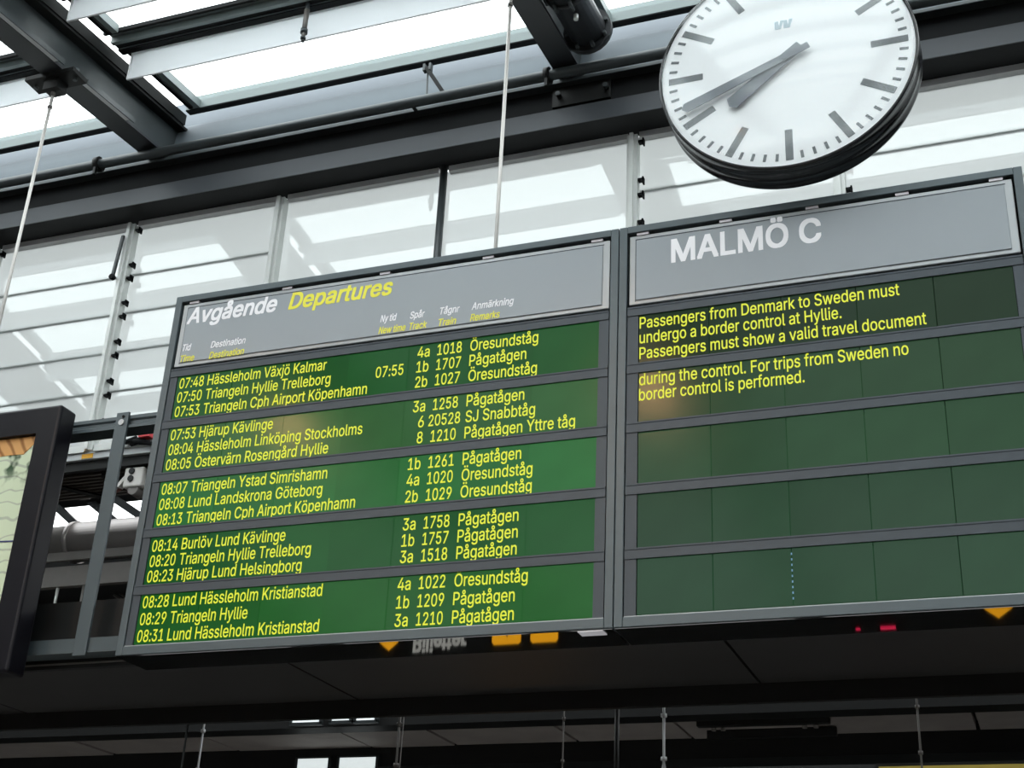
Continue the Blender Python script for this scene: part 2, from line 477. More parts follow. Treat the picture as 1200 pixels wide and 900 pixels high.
# letter outlines: character, advance; contours of x,y points in thousandths
GLYPHS = """ 188;
.188;95,-4 78,-1 63,9 53,24 50,41 53,59 63,73 78,83 95,87 113,83 128,73 138,59 141,41 138,24 128,9 113,-1
0453;227,-7 191,-3 158,7 130,24 105,48 85,77 69,113 57,155 50,202 48,254 50,306 57,353 69,395 85,431 106,461 130,484 159,502 191,512 227,516 262,512 295,502 323,484 348,461 368,431 384,395 396,353 403,306 405,254 403,202 396,155 384,113 368,77 348,48 323,24 295,7 263,-3/227,50 250,52 271,60 290,74 306,92 320,116 330,144 338,176 342,213 344,254 342,295 338,332 330,365 320,393 306,416 290,435 271,449 250,457 227,460 203,457 182,449 163,435 147,416 134,393 123,365 115,332 111,295 109,254 111,213 115,176 123,144 134,116 147,92 163,74 182,60 203,52
1453;76,0 76,55 391,55 391,0/276,509 276,0 212,0 212,448 209,448 86,358 86,427 198,509
2453;64,0 64,47 234,229 282,282 311,327 318,348 320,371 317,397 308,419 293,436 273,449 250,457 224,460 196,457 172,447 153,433 139,413 130,390 127,362 66,362 68,391 75,418 86,442 102,464 121,482 143,496 168,507 196,513 225,516 254,513 281,507 306,497 328,482 346,465 361,445 372,423 379,398 381,372 378,345 371,318 363,299 351,280 336,259 267,180 153,60 153,57 389,57 389,0
3453;221,289 247,290 279,286 308,276 333,262 354,244 371,222 383,198 391,173 393,145 390,116 383,90 370,66 354,45 333,27 309,12 281,2 251,-5 218,-7 188,-5 159,1 133,10 108,22 88,38 70,57 57,79 48,104 44,132 109,132 115,107 126,87 144,71 165,59 191,52 219,50 248,53 275,61 297,74 315,93 325,116 329,145 326,172 316,196 299,217 275,234 254,241 229,246 201,248 157,248 157,299 288,448 288,452 70,452 70,509 372,509 372,461
4453;40,105 40,158 247,509 311,509 109,166 109,163 413,163 413,105/282,0 282,121 282,146 282,318 343,318 343,0
5453;221,-7 192,-5 165,1 140,11 118,25 99,41 83,60 71,82 63,105 60,130 122,130 127,108 138,89 154,73 173,60 196,52 221,50 250,53 276,64 298,82 314,104 324,131 328,162 326,183 321,203 314,221 297,244 275,262 248,273 218,277 167,268 145,258 128,246 67,253 96,509 366,509 366,452 151,452 134,301 136,301 155,315 178,325 203,331 229,334 252,332 274,328 294,321 313,311 330,299 345,285 358,269 370,251 379,231 386,210 390,187 391,163 388,132 381,102 369,76 352,52 332,32 309,15 282,3 253,-4
6453;173,293 151,261 145,261 165,288/173,293 196,307 235,314 265,312 291,305 316,295 337,280 355,262 370,240 380,215 387,187 389,157 387,127 379,98 368,73 352,50 333,30 310,14 284,3 257,-4 226,-7 196,-4 168,3 142,15 119,31 100,51 84,74 73,101 66,130 64,162 65,187 71,212 80,239 93,268 112,302 137,340 252,509 322,509/226,48 254,52 279,63 299,79 314,101 324,128 327,157 324,187 314,213 299,235 279,251 254,262 226,265 198,262 174,252 153,235 138,214 128,188 125,158 128,128 138,102 153,79 174,63 198,52
7453;97,0 323,448 323,452 62,452 62,509 391,509 391,449 165,0
8453;226,-7 193,-5 163,1 136,11 111,25 91,42 74,62 62,84 54,109 52,135 53,156 58,176 65,195 81,220 101,241 125,256 153,265 153,267 129,276 109,289 93,308 80,330 73,354 70,380 73,405 79,429 90,450 106,469 124,485 146,498 170,508 197,514 226,516 255,514 282,508 306,498 328,485 346,469 361,450 373,429 379,405 382,380 379,354 372,330 359,308 343,289 323,276 300,267 300,265 327,256 351,241 372,220 387,195 395,176 399,156 401,135 398,109 391,84 378,62 362,42 341,25 317,11 289,1 259,-5/226,49 258,52 285,60 307,74 323,91 333,113 337,139 333,165 322,189 305,208 283,223 256,232 226,235 196,232 169,223 147,208 130,189 119,165 115,139 119,113 129,91 145,74 167,60 185,54 205,50/226,290 252,292 274,300 293,313 307,330 316,351 319,376 316,399 308,420 294,437 275,449 252,457 226,460 200,457 177,449 159,437 145,420 136,399 133,376 136,351 145,330 159,313 178,300 201,292
9453;279,216 301,248 307,248 287,221/279,216 257,202 218,195 188,197 161,203 137,214 116,229 98,247 83,269 72,294 66,321 64,352 66,382 73,411 85,436 101,459 120,479 143,494 168,506 196,513 226,516 256,513 285,506 310,494 333,478 352,458 368,434 380,408 387,378 389,347 387,322 382,296 373,270 359,240 340,207 315,168 200,0 130,0/226,460 199,457 174,446 154,429 138,407 129,381 125,352 129,322 138,295 154,274 174,257 199,247 226,243 254,247 279,257 299,273 314,295 324,321 327,350 324,381 314,407 299,429 279,446 254,457
:188;95,-4 78,-1 63,9 53,24 50,41 53,59 63,73 78,83 95,87 113,83 128,73 138,59 141,41 138,24 128,9 113,-1/95,271 78,274 63,284 53,299 50,316 53,334 63,349 78,359 95,362 113,359 128,349 138,334 141,316 138,299 128,284 113,274
A480;239,456 232,478 245,478/239,456 213,371 191,302 85,0 16,0 201,509 276,509 463,0 395,0 287,302 264,372/110,142 110,199 370,199 370,142
B456;60,0 60,509 241,509 274,507 304,501 329,491 350,477 367,461 381,442 390,421 396,398 398,374 395,344 387,320 373,301 356,286 315,267 315,262 339,257 363,245 385,227 402,203 411,184 416,161 418,136 416,111 410,88 400,67 386,48 368,31 344,18 317,8 284,2 247,0/125,57 245,57 281,60 309,67 330,80 344,96 353,115 355,137 352,161 342,184 327,203 306,218 279,228 248,231 125,231/125,285 238,285 265,288 288,296 308,309 323,326 333,348 336,372 333,393 326,412 313,429 294,442 270,449 240,452 125,452
C510;267,-7 225,-3 186,7 150,25 119,49 92,79 70,115 53,157 44,203 40,254 44,305 53,352 70,393 92,429 119,459 150,484 186,501 225,512 267,516 293,514 317,511 340,504 362,496 383,485 402,471 419,456 435,438 448,418 459,397 467,373 473,348 408,348 401,373 389,395 357,428 315,449 267,456 237,453 209,445 184,432 161,414 141,391 125,364 113,332 106,295 103,254 106,213 113,177 125,145 141,117 161,94 184,76 210,63 237,56 267,53 315,60 357,81 389,114 408,160 473,160 467,135 459,112 448,91 435,71 420,53 402,38 383,24 363,13 341,5 317,-2 293,-6
D502;219,0 96,0 96,57 215,57 254,60 288,68 318,81 343,99 363,122 379,149 390,181 397,216 399,255 397,294 390,329 379,361 364,388 344,410 320,428 291,441 258,449 221,452 93,452 93,509 225,509 273,505 315,495 353,478 385,455 412,426 433,391 449,351 458,306 462,255 458,205 449,159 433,119 411,83 384,54 351,31 312,14 268,3/125,509 125,0 60,0 60,509
F410;60,0 60,509 369,509 369,452 125,452 125,278 346,278 346,221 125,221 125,0
G520;415,199 283,199 283,256 478,256 478,200 475,160 466,124 451,91 431,62 406,38 377,19 344,5 308,-4 269,-7 225,-3 185,7 149,25 118,49 91,79 69,116 53,157 43,203 40,254 43,305 53,352 69,393 91,429 117,459 149,484 184,501 223,512 265,516 291,514 316,510 340,504 363,494 384,483 403,469 421,453 436,436 449,416 460,395 468,373 474,349 408,349 387,393 356,427 315,448 265,456 236,453 209,445 183,432 160,414 141,392 125,364 113,332 106,295 103,254 106,213 113,177 125,145 141,117 161,95 184,76 210,63 238,56 269,53 296,55 322,61 345,71 365,85 382,102 396,123 407,147 413,173
H517;60,0 60,509 125,509 125,289 392,289 392,509 457,509 457,0 392,0 392,232 125,232 125,0
J396;185,-7 143,-2 106,11 75,33 52,63 38,100 33,145 33,173 98,173 98,145 100,117 108,93 122,74 139,61 160,53 185,50 209,53 230,61 248,74 261,93 269,117 272,145 272,509 336,509 336,145 332,100 318,63 294,33 263,11 227,-2
K467;104,145 104,216 139,261 174,303 212,344 364,509 448,509 231,276 228,276/60,0 60,509 125,509 125,334 124,225 125,193 125,0/372,0 188,259 228,309 449,0
L393;60,0 60,509 125,509 125,57 361,57 361,0
M628;315,73 322,49 307,49/507,436 507,457 513,457/120,435 112,457 119,457/120,435 120,416 121,372 122,328 122,291 122,0 60,0 60,509 152,509 277,187 287,159 299,123 311,84 315,73 318,83 330,121 342,158 352,187 476,509 568,509 568,0 504,0 504,291 504,327 505,369 506,413 507,436 498,409 482,363 467,322 456,291 342,0 286,0 170,291 159,321 145,361 129,408
N523;403,76 414,55 405,54/120,431 108,452 119,454/120,431 122,384 124,328 125,291 125,0 60,0 60,509 136,509 343,183 363,151 388,107 403,76 401,108 399,157 399,195 399,509 463,509 463,0 387,0 202,290 177,331 148,381
P445;125,242 233,242 257,244 279,248 297,256 318,272 333,294 342,319 344,348 342,376 333,402 318,423 297,439 279,446 257,451 232,452 125,452/125,242 125,186 109,186 109,242/125,186 125,0 60,0 60,509 235,509 272,506 305,499 332,487 356,471 375,452 390,430 400,404 407,377 409,348 407,318 400,291 390,265 375,243 356,223 332,207 305,195 272,188 235,186
R449;125,255 234,255 258,256 280,260 298,267 319,281 334,300 342,324 345,352 342,380 334,405 319,425 298,440 279,446 258,451 233,452 125,452/125,255 125,198 96,198 96,255/125,198 125,0 60,0 60,509 236,509 273,506 305,500 333,489 356,473 376,455 390,433 401,408 407,381 409,352 407,323 401,296 390,271 376,250 356,232 333,217 305,206 273,200 236,198/353,0 230,229 303,229 428,0
S447;224,-9 188,-7 156,-1 128,9 102,23 81,40 64,60 51,83 42,109 38,137 104,137 110,110 123,88 142,71 166,59 194,52 224,49 246,50 267,54 286,60 311,74 329,92 341,114 346,139 342,161 332,179 316,193 296,205 245,222 184,239 145,253 112,269 86,289 67,313 56,341 52,372 54,400 62,425 75,448 92,468 113,484 138,498 165,508 195,514 227,516 259,514 289,508 316,498 340,484 360,468 377,449 390,427 398,403 401,378 337,378 332,402 320,421 302,437 280,449 254,456 225,459 194,456 167,448 145,435 129,418 118,398 115,376 119,352 131,334 148,319 169,308 212,293 264,279 312,264 359,238 379,220 395,198 402,180 407,161 408,139 406,112 399,87 386,64 370,43 349,25 323,11 294,0 261,-7
T449;32,452 32,509 417,509 417,452 257,452 257,0 193,0 193,452
V480;241,52 248,31 235,31/241,52 267,138 290,206 395,509 463,509 278,0 204,0 16,509 84,509 192,206 215,137
W686;193,61 197,40 189,40/492,62 497,40 488,40/343,437 336,475 350,475/343,437 335,395 318,323 230,0 155,0 16,509 82,509 163,196 175,145 187,94 193,61 200,94 211,145 224,196 306,509 380,509 462,196 474,145 486,94 492,62 499,94 510,145 523,196 603,509 670,509 530,0 455,0 368,323 351,391
Y472;237,260 250,230 224,230/237,260 251,293 280,344 381,509 455,509 268,208 268,0 203,0 203,208 16,509 91,509 192,344 222,292
a389;160,-9 137,-7 115,-3 94,5 76,15 60,29 48,45 38,63 32,84 30,108 34,138 43,161 58,179 78,193 125,211 178,220 234,227 265,235 273,243 276,255 276,257 273,279 267,297 256,311 240,322 220,329 196,331 171,329 149,322 118,301 100,274 41,291 51,313 64,331 79,346 95,358 114,368 133,375 153,380 173,383 194,384 239,379 286,360 306,343 322,320 330,301 335,278 337,251 337,0 277,0 277,52 272,52 252,25 215,1 190,-6/170,45 202,49 228,59 248,74 263,93 272,115 276,138 276,190 259,182 231,176 200,171 175,168 134,159 117,150 103,139 95,124 92,105 94,87 102,72 114,61 130,52
b424;229,-8 198,-5 172,4 138,31 118,59 112,59 112,0 53,0 53,509 114,509 114,319 118,319 137,346 171,373 197,381 229,384 259,382 287,374 313,361 335,342 354,320 370,293 381,261 388,227 390,189 388,151 381,116 370,84 355,57 336,34 313,16 288,3 260,-6/220,47 242,49 262,55 279,66 294,80 306,97 316,117 323,139 327,163 328,189 327,215 323,239 316,261 307,281 295,298 280,311 262,322 243,328 220,330 198,328 178,322 161,312 147,299 134,282 125,263 118,241 114,216 113,189 114,162 118,138 125,115 135,95 147,78 162,65 179,55 198,49
c396;207,-8 174,-5 144,3 117,16 93,35 72,58 56,85 44,116 37,150 34,187 37,225 44,260 56,291 72,318 93,341 117,360 144,374 174,382 207,384 260,377 305,356 340,322 362,277 303,262 290,289 270,311 242,325 207,330 184,328 163,321 145,310 130,296 118,278 108,258 102,236 98,212 96,187 98,163 102,139 108,117 118,97 130,80 145,66 163,55 184,49 207,46 243,52 271,66 292,89 304,117 363,102 354,78 341,56 306,21 261,-1
d424;195,-8 165,-6 137,3 111,16 89,34 70,57 55,84 43,116 36,151 34,189 36,227 43,261 55,293 70,320 89,342 112,361 137,374 165,382 196,384 228,381 253,373 287,346 306,319 311,319 311,509 372,509 372,0 313,0 313,59 307,59 287,31 252,4 227,-5/205,47 226,49 246,55 263,65 278,78 290,95 299,115 306,138 310,162 312,189 310,216 306,241 300,263 290,282 278,299 263,312 246,322 227,328 205,330 182,328 162,322 145,311 130,298 118,281 108,261 102,239 98,215 96,189 98,163 102,139 109,117 118,97 130,80 145,66 162,55 182,49
e404;308,221 338,221 310,202/97,221 96,211 96,178 97,169 75,169 75,221/97,221 308,221 308,226 304,248 298,269 283,294 263,314 237,326 205,330 183,328 164,323 146,313 125,294 109,270 99,241/97,169 98,151 102,127 110,106 121,88 135,73 151,61 169,53 190,48 212,46 254,53 285,73 306,105 365,91 353,63 335,39 320,26 302,14 283,4 261,-3 237,-7 212,-8 177,-5 145,3 117,16 92,35 72,58 56,85 44,116 37,150 34,187 36,224 44,258 55,290 71,317 91,340 115,359 142,373 172,382 205,384 226,383 246,380 266,374 285,366 303,355 319,341 334,324 347,305 357,282 365,256 370,227 371,194 371,169
f254;228,379 228,327 6,327 6,379/81,0 81,432 84,461 96,486 113,505 135,519 161,527 187,530 222,527 243,521 227,468 215,472 195,474 171,470 154,460 145,443 142,419 142,0
g425;207,-151 180,-149 156,-146 134,-140 105,-127 82,-110 64,-91 51,-69 101,-41 122,-66 154,-88 178,-95 207,-97 236,-95 261,-87 282,-75 298,-58 308,-34 311,-6 311,68 306,68 287,41 252,16 227,8 195,5 165,7 138,14 113,27 90,43 71,65 55,90 43,120 36,154 34,191 36,229 43,263 55,293 71,320 90,342 112,361 138,374 166,382 196,384 228,382 253,373 288,346 308,319 313,319 313,379 372,379 372,-9 370,-40 363,-67 350,-90 334,-109 314,-124 291,-136 265,-144 237,-149/205,59 227,61 246,66 264,75 285,95 300,121 307,142 311,166 312,193 311,219 307,242 300,264 291,283 279,299 264,312 247,322 227,328 205,330 182,328 163,322 145,312 130,298 118,282 109,262 102,241 98,218 96,193 98,167 102,144 109,123 124,96 145,76 163,66 183,61
h410;114,314 114,287 102,287/114,314 116,319 132,344 152,362 175,374 200,382 227,384 252,383 275,377 295,369 313,356 328,340 341,321 350,298 355,271 357,240 357,0 296,0 296,235 293,263 286,286 273,304 256,318 235,326 210,329 184,326 161,317 141,303 126,283 117,257 114,227 114,0 53,0 53,509 114,509
i167;53,0 53,379 114,379 114,0/84,443 67,446 54,455 44,468 41,483 44,499 54,512 67,521 84,524 100,521 114,512 123,499 126,483 123,468 114,455 100,446
j167;53,379 114,379 114,-30 112,-52 108,-72 102,-90 86,-113 65,-129 47,-137 27,-141 4,-143 -10,-143 -10,-87 2,-87 25,-83 40,-72 50,-54 53,-29/83,443 67,446 53,455 44,468 41,483 44,499 53,512 67,521 83,524 100,521 114,512 123,499 126,483 123,468 114,455 100,446
k381;110,137 110,212 121,212 284,379 360,379 184,199 177,199/53,0 53,509 114,509 114,0/294,0 148,186 191,229 372,0
l189;139,-2 112,0 91,8 74,20 62,37 55,59 53,84 53,509 114,509 114,99 115,77 120,62 130,54 146,52 160,53 170,54 181,3 162,-1
m610;317,309 321,295 312,295/317,309 322,321 337,343 357,361 381,375 407,383 437,386 458,385 478,380 497,372 514,361 529,346 541,328 550,307 555,283 557,255 557,0 496,0 496,254 493,279 485,298 473,313 447,326 419,330 395,328 374,320 358,307 345,290 338,270 335,247 335,0 274,0 274,260 269,288 253,311 229,326 199,330 178,328 158,320 140,307 126,289 117,266 114,238 114,0 53,0 53,379 112,379 112,306 118,323 132,346 151,363 172,376 195,384 219,386 245,383 268,375 287,361 303,342 314,320
n410;112,310 112,287 102,287/112,310 116,319 132,344 152,362 175,374 200,382 227,384 252,383 275,377 295,369 313,356 328,340 341,321 350,298 355,271 357,240 357,0 296,0 296,235 293,263 286,286 273,304 256,318 235,326 210,329 184,326 161,317 141,303 126,283 117,257 114,227 114,0 53,0 53,379 112,379
o415;207,-8 174,-5 144,3 117,16 93,35 72,58 56,85 44,116 37,150 34,187 37,225 44,260 56,291 72,318 93,341 117,360 144,374 174,382 207,384 241,382 271,374 299,360 323,341 343,318 359,291 371,260 379,225 381,187 379,150 371,116 359,85 343,58 323,35 299,16 271,3 241,-5/207,46 231,49 252,55 270,66 285,80 298,97 307,117 314,139 318,163 319,187 318,212 314,236 307,258 298,278 285,296 270,310 252,321 231,328 207,330 184,328 163,321 145,310 130,296 118,278 108,258 102,236 98,212 96,187 98,163 102,139 108,117 118,97 130,80 145,66 163,55 184,49
p424;53,-143 53,379 112,379 112,319 118,319 137,346 171,373 197,381 229,384 259,382 287,374 313,361 335,342 354,320 370,293 381,261 388,227 390,189 388,151 381,116 370,84 355,57 336,34 313,16 288,3 260,-6 229,-8 198,-5 173,4 138,31 118,59 114,59 114,-143/220,47 242,49 262,55 279,66 294,80 306,97 316,117 323,139 327,163 328,189 327,215 323,239 316,261 307,281 295,298 280,311 262,322 243,328 220,330 198,328 178,322 161,312 147,299 134,282 125,263 118,241 114,216 113,189 114,162 118,138 125,115 135,95 147,78 162,65 179,55 198,49
r259;53,0 53,379 112,379 112,321 115,321 130,347 152,367 171,377 191,383 213,385 229,384 243,384 243,322 230,324 207,326 182,323 159,315 140,301 126,284 117,262 114,237 114,0
s365;182,-8 157,-7 133,-3 112,3 93,12 76,24 62,38 50,54 41,73 36,94 94,107 105,79 124,60 150,49 181,45 206,47 227,53 244,62 262,81 268,103 265,121 254,136 237,147 212,155 149,170 118,180 92,192 72,208 58,227 50,249 47,274 49,295 55,314 65,332 79,347 95,360 115,370 137,378 161,383 187,384 212,383 234,379 254,372 279,358 299,339 314,316 324,290 268,277 258,298 243,316 219,328 187,333 156,329 131,317 114,299 109,277 112,258 124,243 144,232 172,223 229,209 261,200 287,187 306,171 320,153 328,131 331,107 329,85 323,65 312,47 298,31 281,18 260,6 236,-2 210,-7
t227;204,379 204,327 6,327 6,379/65,471 126,471 126,98 128,76 136,61 150,53 170,50 185,51 202,54 213,2 192,-3 168,-4 138,-1 113,7 92,21 77,41 68,64 65,93
u410;298,70 298,92 307,92/298,70 294,60 277,35 257,17 234,5 209,-3 182,-5 158,-3 135,2 115,11 97,23 82,39 69,59 60,82 54,109 53,139 53,379 114,379 114,144 116,117 124,94 137,75 154,61 175,53 200,50 226,53 249,62 268,77 283,97 293,122 296,153 296,379 357,379 357,0 298,0
v389;195,59 206,21 184,21/195,59 203,87 224,155 305,379 371,379 226,0 163,0 17,379 84,379 165,155 187,87
w567;170,64 175,41 165,41/397,66 402,41 391,41/284,309 277,338 291,338/284,309 277,280 263,225 248,172 199,0 138,0 23,379 87,379 133,214 154,137 170,64 186,135 206,214 252,379 316,379 362,214 382,136 397,66 413,135 434,214 480,379 545,379 429,0 368,0 319,172 305,225 291,280
x379;155,195 171,218 171,171/191,233 207,206 175,206/224,192 209,169 209,214/189,155 173,182 205,182/189,155 178,136 148,85 91,0 21,0 155,195 29,379 100,379 147,306 179,253 191,233 202,253 233,306 282,379 352,379 224,192 358,0 287,0 231,85 200,136
y389;195,60 206,21 184,21/195,60 202,87 224,155 305,379 371,379 204,-58 177,-107 159,-124 139,-136 117,-143 91,-145 65,-143 47,-139 61,-86 71,-87 104,-89 118,-84 130,-74 141,-58 151,-36 163,-1 17,379 84,379 165,155 187,87
Ö533;267,-7 225,-3 186,7 150,25 119,49 92,79 70,115 53,157 44,203 40,254 44,305 53,352 70,393 92,429 119,459 150,484 186,501 225,512 267,516 309,512 348,501 384,484 415,459 442,429 464,393 480,352 490,305 493,254 490,203 480,157 464,115 442,79 415,49 384,25 348,7 309,-3/267,53 296,55 324,63 349,76 372,94 392,116 408,144 420,176 428,213 430,254 428,295 420,332 408,365 392,392 372,415 349,433 324,446 296,453 267,456 237,453 210,445 184,433 161,415 142,392 125,364 113,332 106,295 103,254 106,213 113,176 125,144 142,117 161,94 184,76 210,63 237,55/339,572 323,575 310,584 301,597 298,612 301,628 310,641 323,650 339,653 355,650 368,641 376,628 379,612 376,597 368,584 355,575/195,572 180,575 167,584 158,597 155,612 158,628 167,641 180,650 195,653 211,650 224,641 233,628 236,612 233,597 224,584 211,575
ä389;160,-9 137,-7 115,-3 94,5 76,15 60,29 48,45 38,63 32,84 30,108 34,138 43,161 58,179 78,193 125,211 178,220 234,227 265,235 273,243 276,255 276,257 273,279 267,297 256,311 240,322 220,329 196,331 171,329 149,322 118,301 100,274 41,291 51,313 64,331 79,346 95,358 114,368 133,375 153,380 173,383 194,384 239,379 286,360 306,343 322,320 330,301 335,278 337,251 337,0 277,0 277,52 272,52 252,25 215,1 190,-6/170,45 202,49 228,59 248,74 263,93 272,115 276,138 276,190 259,182 231,176 200,171 175,168 134,159 117,150 103,139 95,124 92,105 94,87 102,72 114,61 130,52/261,443 246,446 233,455 224,468 221,483 224,499 233,512 246,520 261,523 277,520 290,512 299,499 301,483 299,468 290,455 277,446/117,443 102,446 89,455 80,468 77,483 80,499 89,512 102,520 117,523 133,520 146,512 155,499 158,483 155,468 146,455 133,446
å389;160,-9 137,-7 115,-3 94,5 76,15 60,29 48,45 38,63 32,84 30,108 34,138 43,161 58,179 78,193 125,211 178,220 234,227 265,235 273,243 276,255 276,257 273,279 267,297 256,311 240,322 220,329 196,331 171,329 149,322 118,301 100,274 41,291 51,313 64,331 79,346 95,358 114,368 133,375 153,380 173,383 194,384 239,379 286,360 306,343 322,320 330,301 335,278 337,251 337,0 277,0 277,52 272,52 252,25 215,1 190,-6/170,45 202,49 228,59 248,74 263,93 272,115 276,138 276,190 259,182 231,176 200,171 175,168 134,159 117,150 103,139 95,124 92,105 94,87 102,72 114,61 130,52/189,404 166,407 145,416 126,429 112,447 103,467 100,490 103,512 112,532 126,550 145,563 166,572 189,575 213,572 234,563 252,550 266,532 275,512 278,490 275,467 266,447 252,429 234,416 213,407/189,447 206,450 219,460 229,473 232,490 229,506 219,519 206,529 189,532 173,529 159,519 150,506 147,490 150,473 159,460 173,450
ö415;207,-8 174,-5 144,3 117,16 93,35 72,58 56,85 44,116 37,150 34,187 37,225 44,260 56,291 72,318 93,341 117,360 144,374 174,382 207,384 241,382 271,374 299,360 323,341 343,318 359,291 371,260 379,225 381,187 379,150 371,116 359,85 343,58 323,35 299,16 271,3 241,-5/207,46 231,49 252,55 270,66 285,80 298,97 307,117 314,139 318,163 319,187 318,212 314,236 307,258 298,278 285,296 270,310 252,321 231,328 207,330 184,328 163,321 145,310 130,296 118,278 108,258 102,236 98,212 96,187 98,163 102,139 108,117 118,97 130,80 145,66 163,55 184,49/279,443 264,446 251,455 242,468 239,483 242,499 251,512 264,520 279,523 295,520 308,512 317,499 320,483 317,468 308,455 295,446/136,443 120,446 107,455 98,468 95,483 98,499 107,512 120,520 136,523 151,520 164,512 173,499 176,483 173,468 164,455 151,446"""
ALPHA = {}
for ln in GLYPHS.split('\n'):
    adv, rest = ln[1:].split(';')
    ALPHA[ln[0]] = (int(adv), [[tuple(int(c) for c in p.split(',')) for p in con.split(' ')] for con in rest.split('/') if con])
FONT_CACHE = {}


def area(c):
    return sum(c[i - 1][0] * c[i][1] - c[i][0] * c[i - 1][1] for i in range(len(c))) / 2


def inside(p, c):
    r = False
    for i in range(len(c)):
        (xa, ya), (xb, yb) = c[i - 1], c[i]
        if (ya > p[1]) != (yb > p[1]) and p[0] < (xb - xa) * (p[1] - ya) / (yb - ya) + xa:
            r = not r
    return r


SHAPE = {}


def char_mesh(ch):
    """points and faces of one character; every outer contour is filled with its own holes"""
    if ch in SHAPE:
        return SHAPE[ch]
    adv, cons = ALPHA[ch]
    pts, faces = [], []
    if cons:
        big = max(cons, key=lambda c: abs(area(c)))
        sg = area(big) > 0
        outers = [c for c in cons if (area(c) > 0) == sg]
        holes = [c for c in cons if (area(c) > 0) != sg]
        for pi, o in enumerate(outers):
            grp = [o] + [h for h in holes if inside(h[0], o)]
            cu = bpy.data.curves.new('lettering', 'CURVE')
            cu.dimensions = '2D'
            cu.fill_mode = 'BOTH'
            for con in grp:
                sp = cu.splines.new('POLY')
                sp.points.add(len(con) - 1)
                for i, (px, py) in enumerate(con):
                    sp.points[i].co = (px / 1000, py / 1000, 0, 1)
                sp.use_cyclic_u = True
            t = bpy.data.objects.new('lettering', cu)
            COL.objects.link(t)
            dg = bpy.context.evaluated_depsgraph_get()
            dg.update()
            me = bpy.data.meshes.new_from_object(t.evaluated_get(dg))
            bpy.data.objects.remove(t)
            n = len(pts)
            pts += [(v.co.x, v.co.y, pi) for v in me.vertices]
            faces += [tuple(n + i for i in p.vertices) for p in me.polygons]
            bpy.data.meshes.remove(me)
    SHAPE[ch] = (adv / 1000, pts, faces)
    return SHAPE[ch]


def glyphs(body, shear, weight):
    key = (body, shear)
    if key not in FONT_CACHE:
        x, P, F = 0, [], []
        for ch in body:
            adv, pts, faces = char_mesh(ch)
            n = len(P)
            P += [(x + p[0] + shear * p[1], p[1], p[2]) for p in pts]
            F += [tuple(n + i for i in f) for f in faces]
            x += adv
        FONT_CACHE[key] = (P, F)
    return FONT_CACHE[key]


CAP = None


def lettering(name, body, x0, x1, zb, cap, y, m, parent, shear=0.0, weight=0.0, depth=0.002, label=None):
    """raised flat lettering facing -Y, fitted from x0 to x1, baseline zb, capital height cap"""
    global CAP
    if CAP is None:
        p, _ = glyphs('H', 0, 0)
        CAP = max(q[1] for q in p)
    pts, faces = glyphs(body, shear, weight)
    lo, hi = min(p[0] for p in pts), max(p[0] for p in pts)
    sx = (x1 - x0) / (hi - lo)
    sz = cap / CAP
    bm = nb()
    wd = weight * sz
    sh = ((-wd, -wd), (wd, -wd), (-wd, wd), (wd, wd)) if weight else ((0, 0),)
    sx *= (x1 - x0 - 2 * wd) / (x1 - x0)
    for n, (dx, dz) in enumerate(sh):
        vs = [bm.verts.new((x0 + wd + (p[0] - lo) * sx + dx, y - 0.0002 * n - 0.00006 * p[2], zb + p[1] * sz + dz)) for p in pts]
        for f in faces:
            try:
                bm.faces.new([vs[i] for i in f])
            except ValueError:
                pass
    org = wloc(parent)
    for v in bm.verts:
        v.co -= org
    me = bpy.data.meshes.new(name)
    bm.to_mesh(me)
    bm.free()
    me.materials.append(m)
    o = bpy.data.objects.new(name, me)
    COL.objects.link(o)
    o.parent = parent
    if label:
        o['label'] = label
    return o


# ================================================================== SETTING
ZR = 6.303                       # rafter underside height above Y = 1.3
SL = math.tan(R(6))


def zr(y, h=0.0):
    return ZR + h + SL * (y - 1.3)


RAFTERS = (-8.40, -5.84, -3.27, -0.708, 1.86, 4.43, 7.0)
YB, YW = -9.0, 1.6

fl = structure('floor')
bm = nb()
box(bm, -14, 12, -12, 12, -0.2, 0)
obj('floor_slab', bm, floor_m, fl)

for nm, b in (('wall_left', (-9.3, -9.1, -9.2, 12, 0, 6.4)), ('wall_right', (7.4, 7.6, -9.2, 12, 0, 6.4)),
              ('wall_front', (-9.3, 7.6, -9.4, -9.2, 0, 5.3))):
    bm = nb()
    box(bm, *b)
    tag(obj(nm, bm, wall_m), kind='structure')
bm = nb()
box(bm, -9.1, 7.4, 5.8, 6.0, 0, 5.72)
tag(obj('wall_back', bm, verydark_m), kind='structure')

# ---- glazed roof
ceiling = structure('ceiling', (0, 0, ZR))


def roof_box(bm, x0, x1, ya, yb, ha, hb):
    """box whose underside follows the roof slope"""
    za, zb = zr(ya), zr(yb)
    v = [bm.verts.new(p) for p in ((x0, ya, za + ha), (x1, ya, za + ha), (x1, yb, zb + ha), (x0, yb, zb + ha),
                                   (x0, ya, za + hb), (x1, ya, za + hb), (x1, yb, zb + hb), (x0, yb, zb + hb))]
    for f in ((0, 3, 2, 1), (4, 5, 6, 7), (0, 1, 5, 4), (1, 2, 6, 5), (2, 3, 7, 6), (3, 0, 4, 7)):
        bm.faces.new([v[i] for i in f])


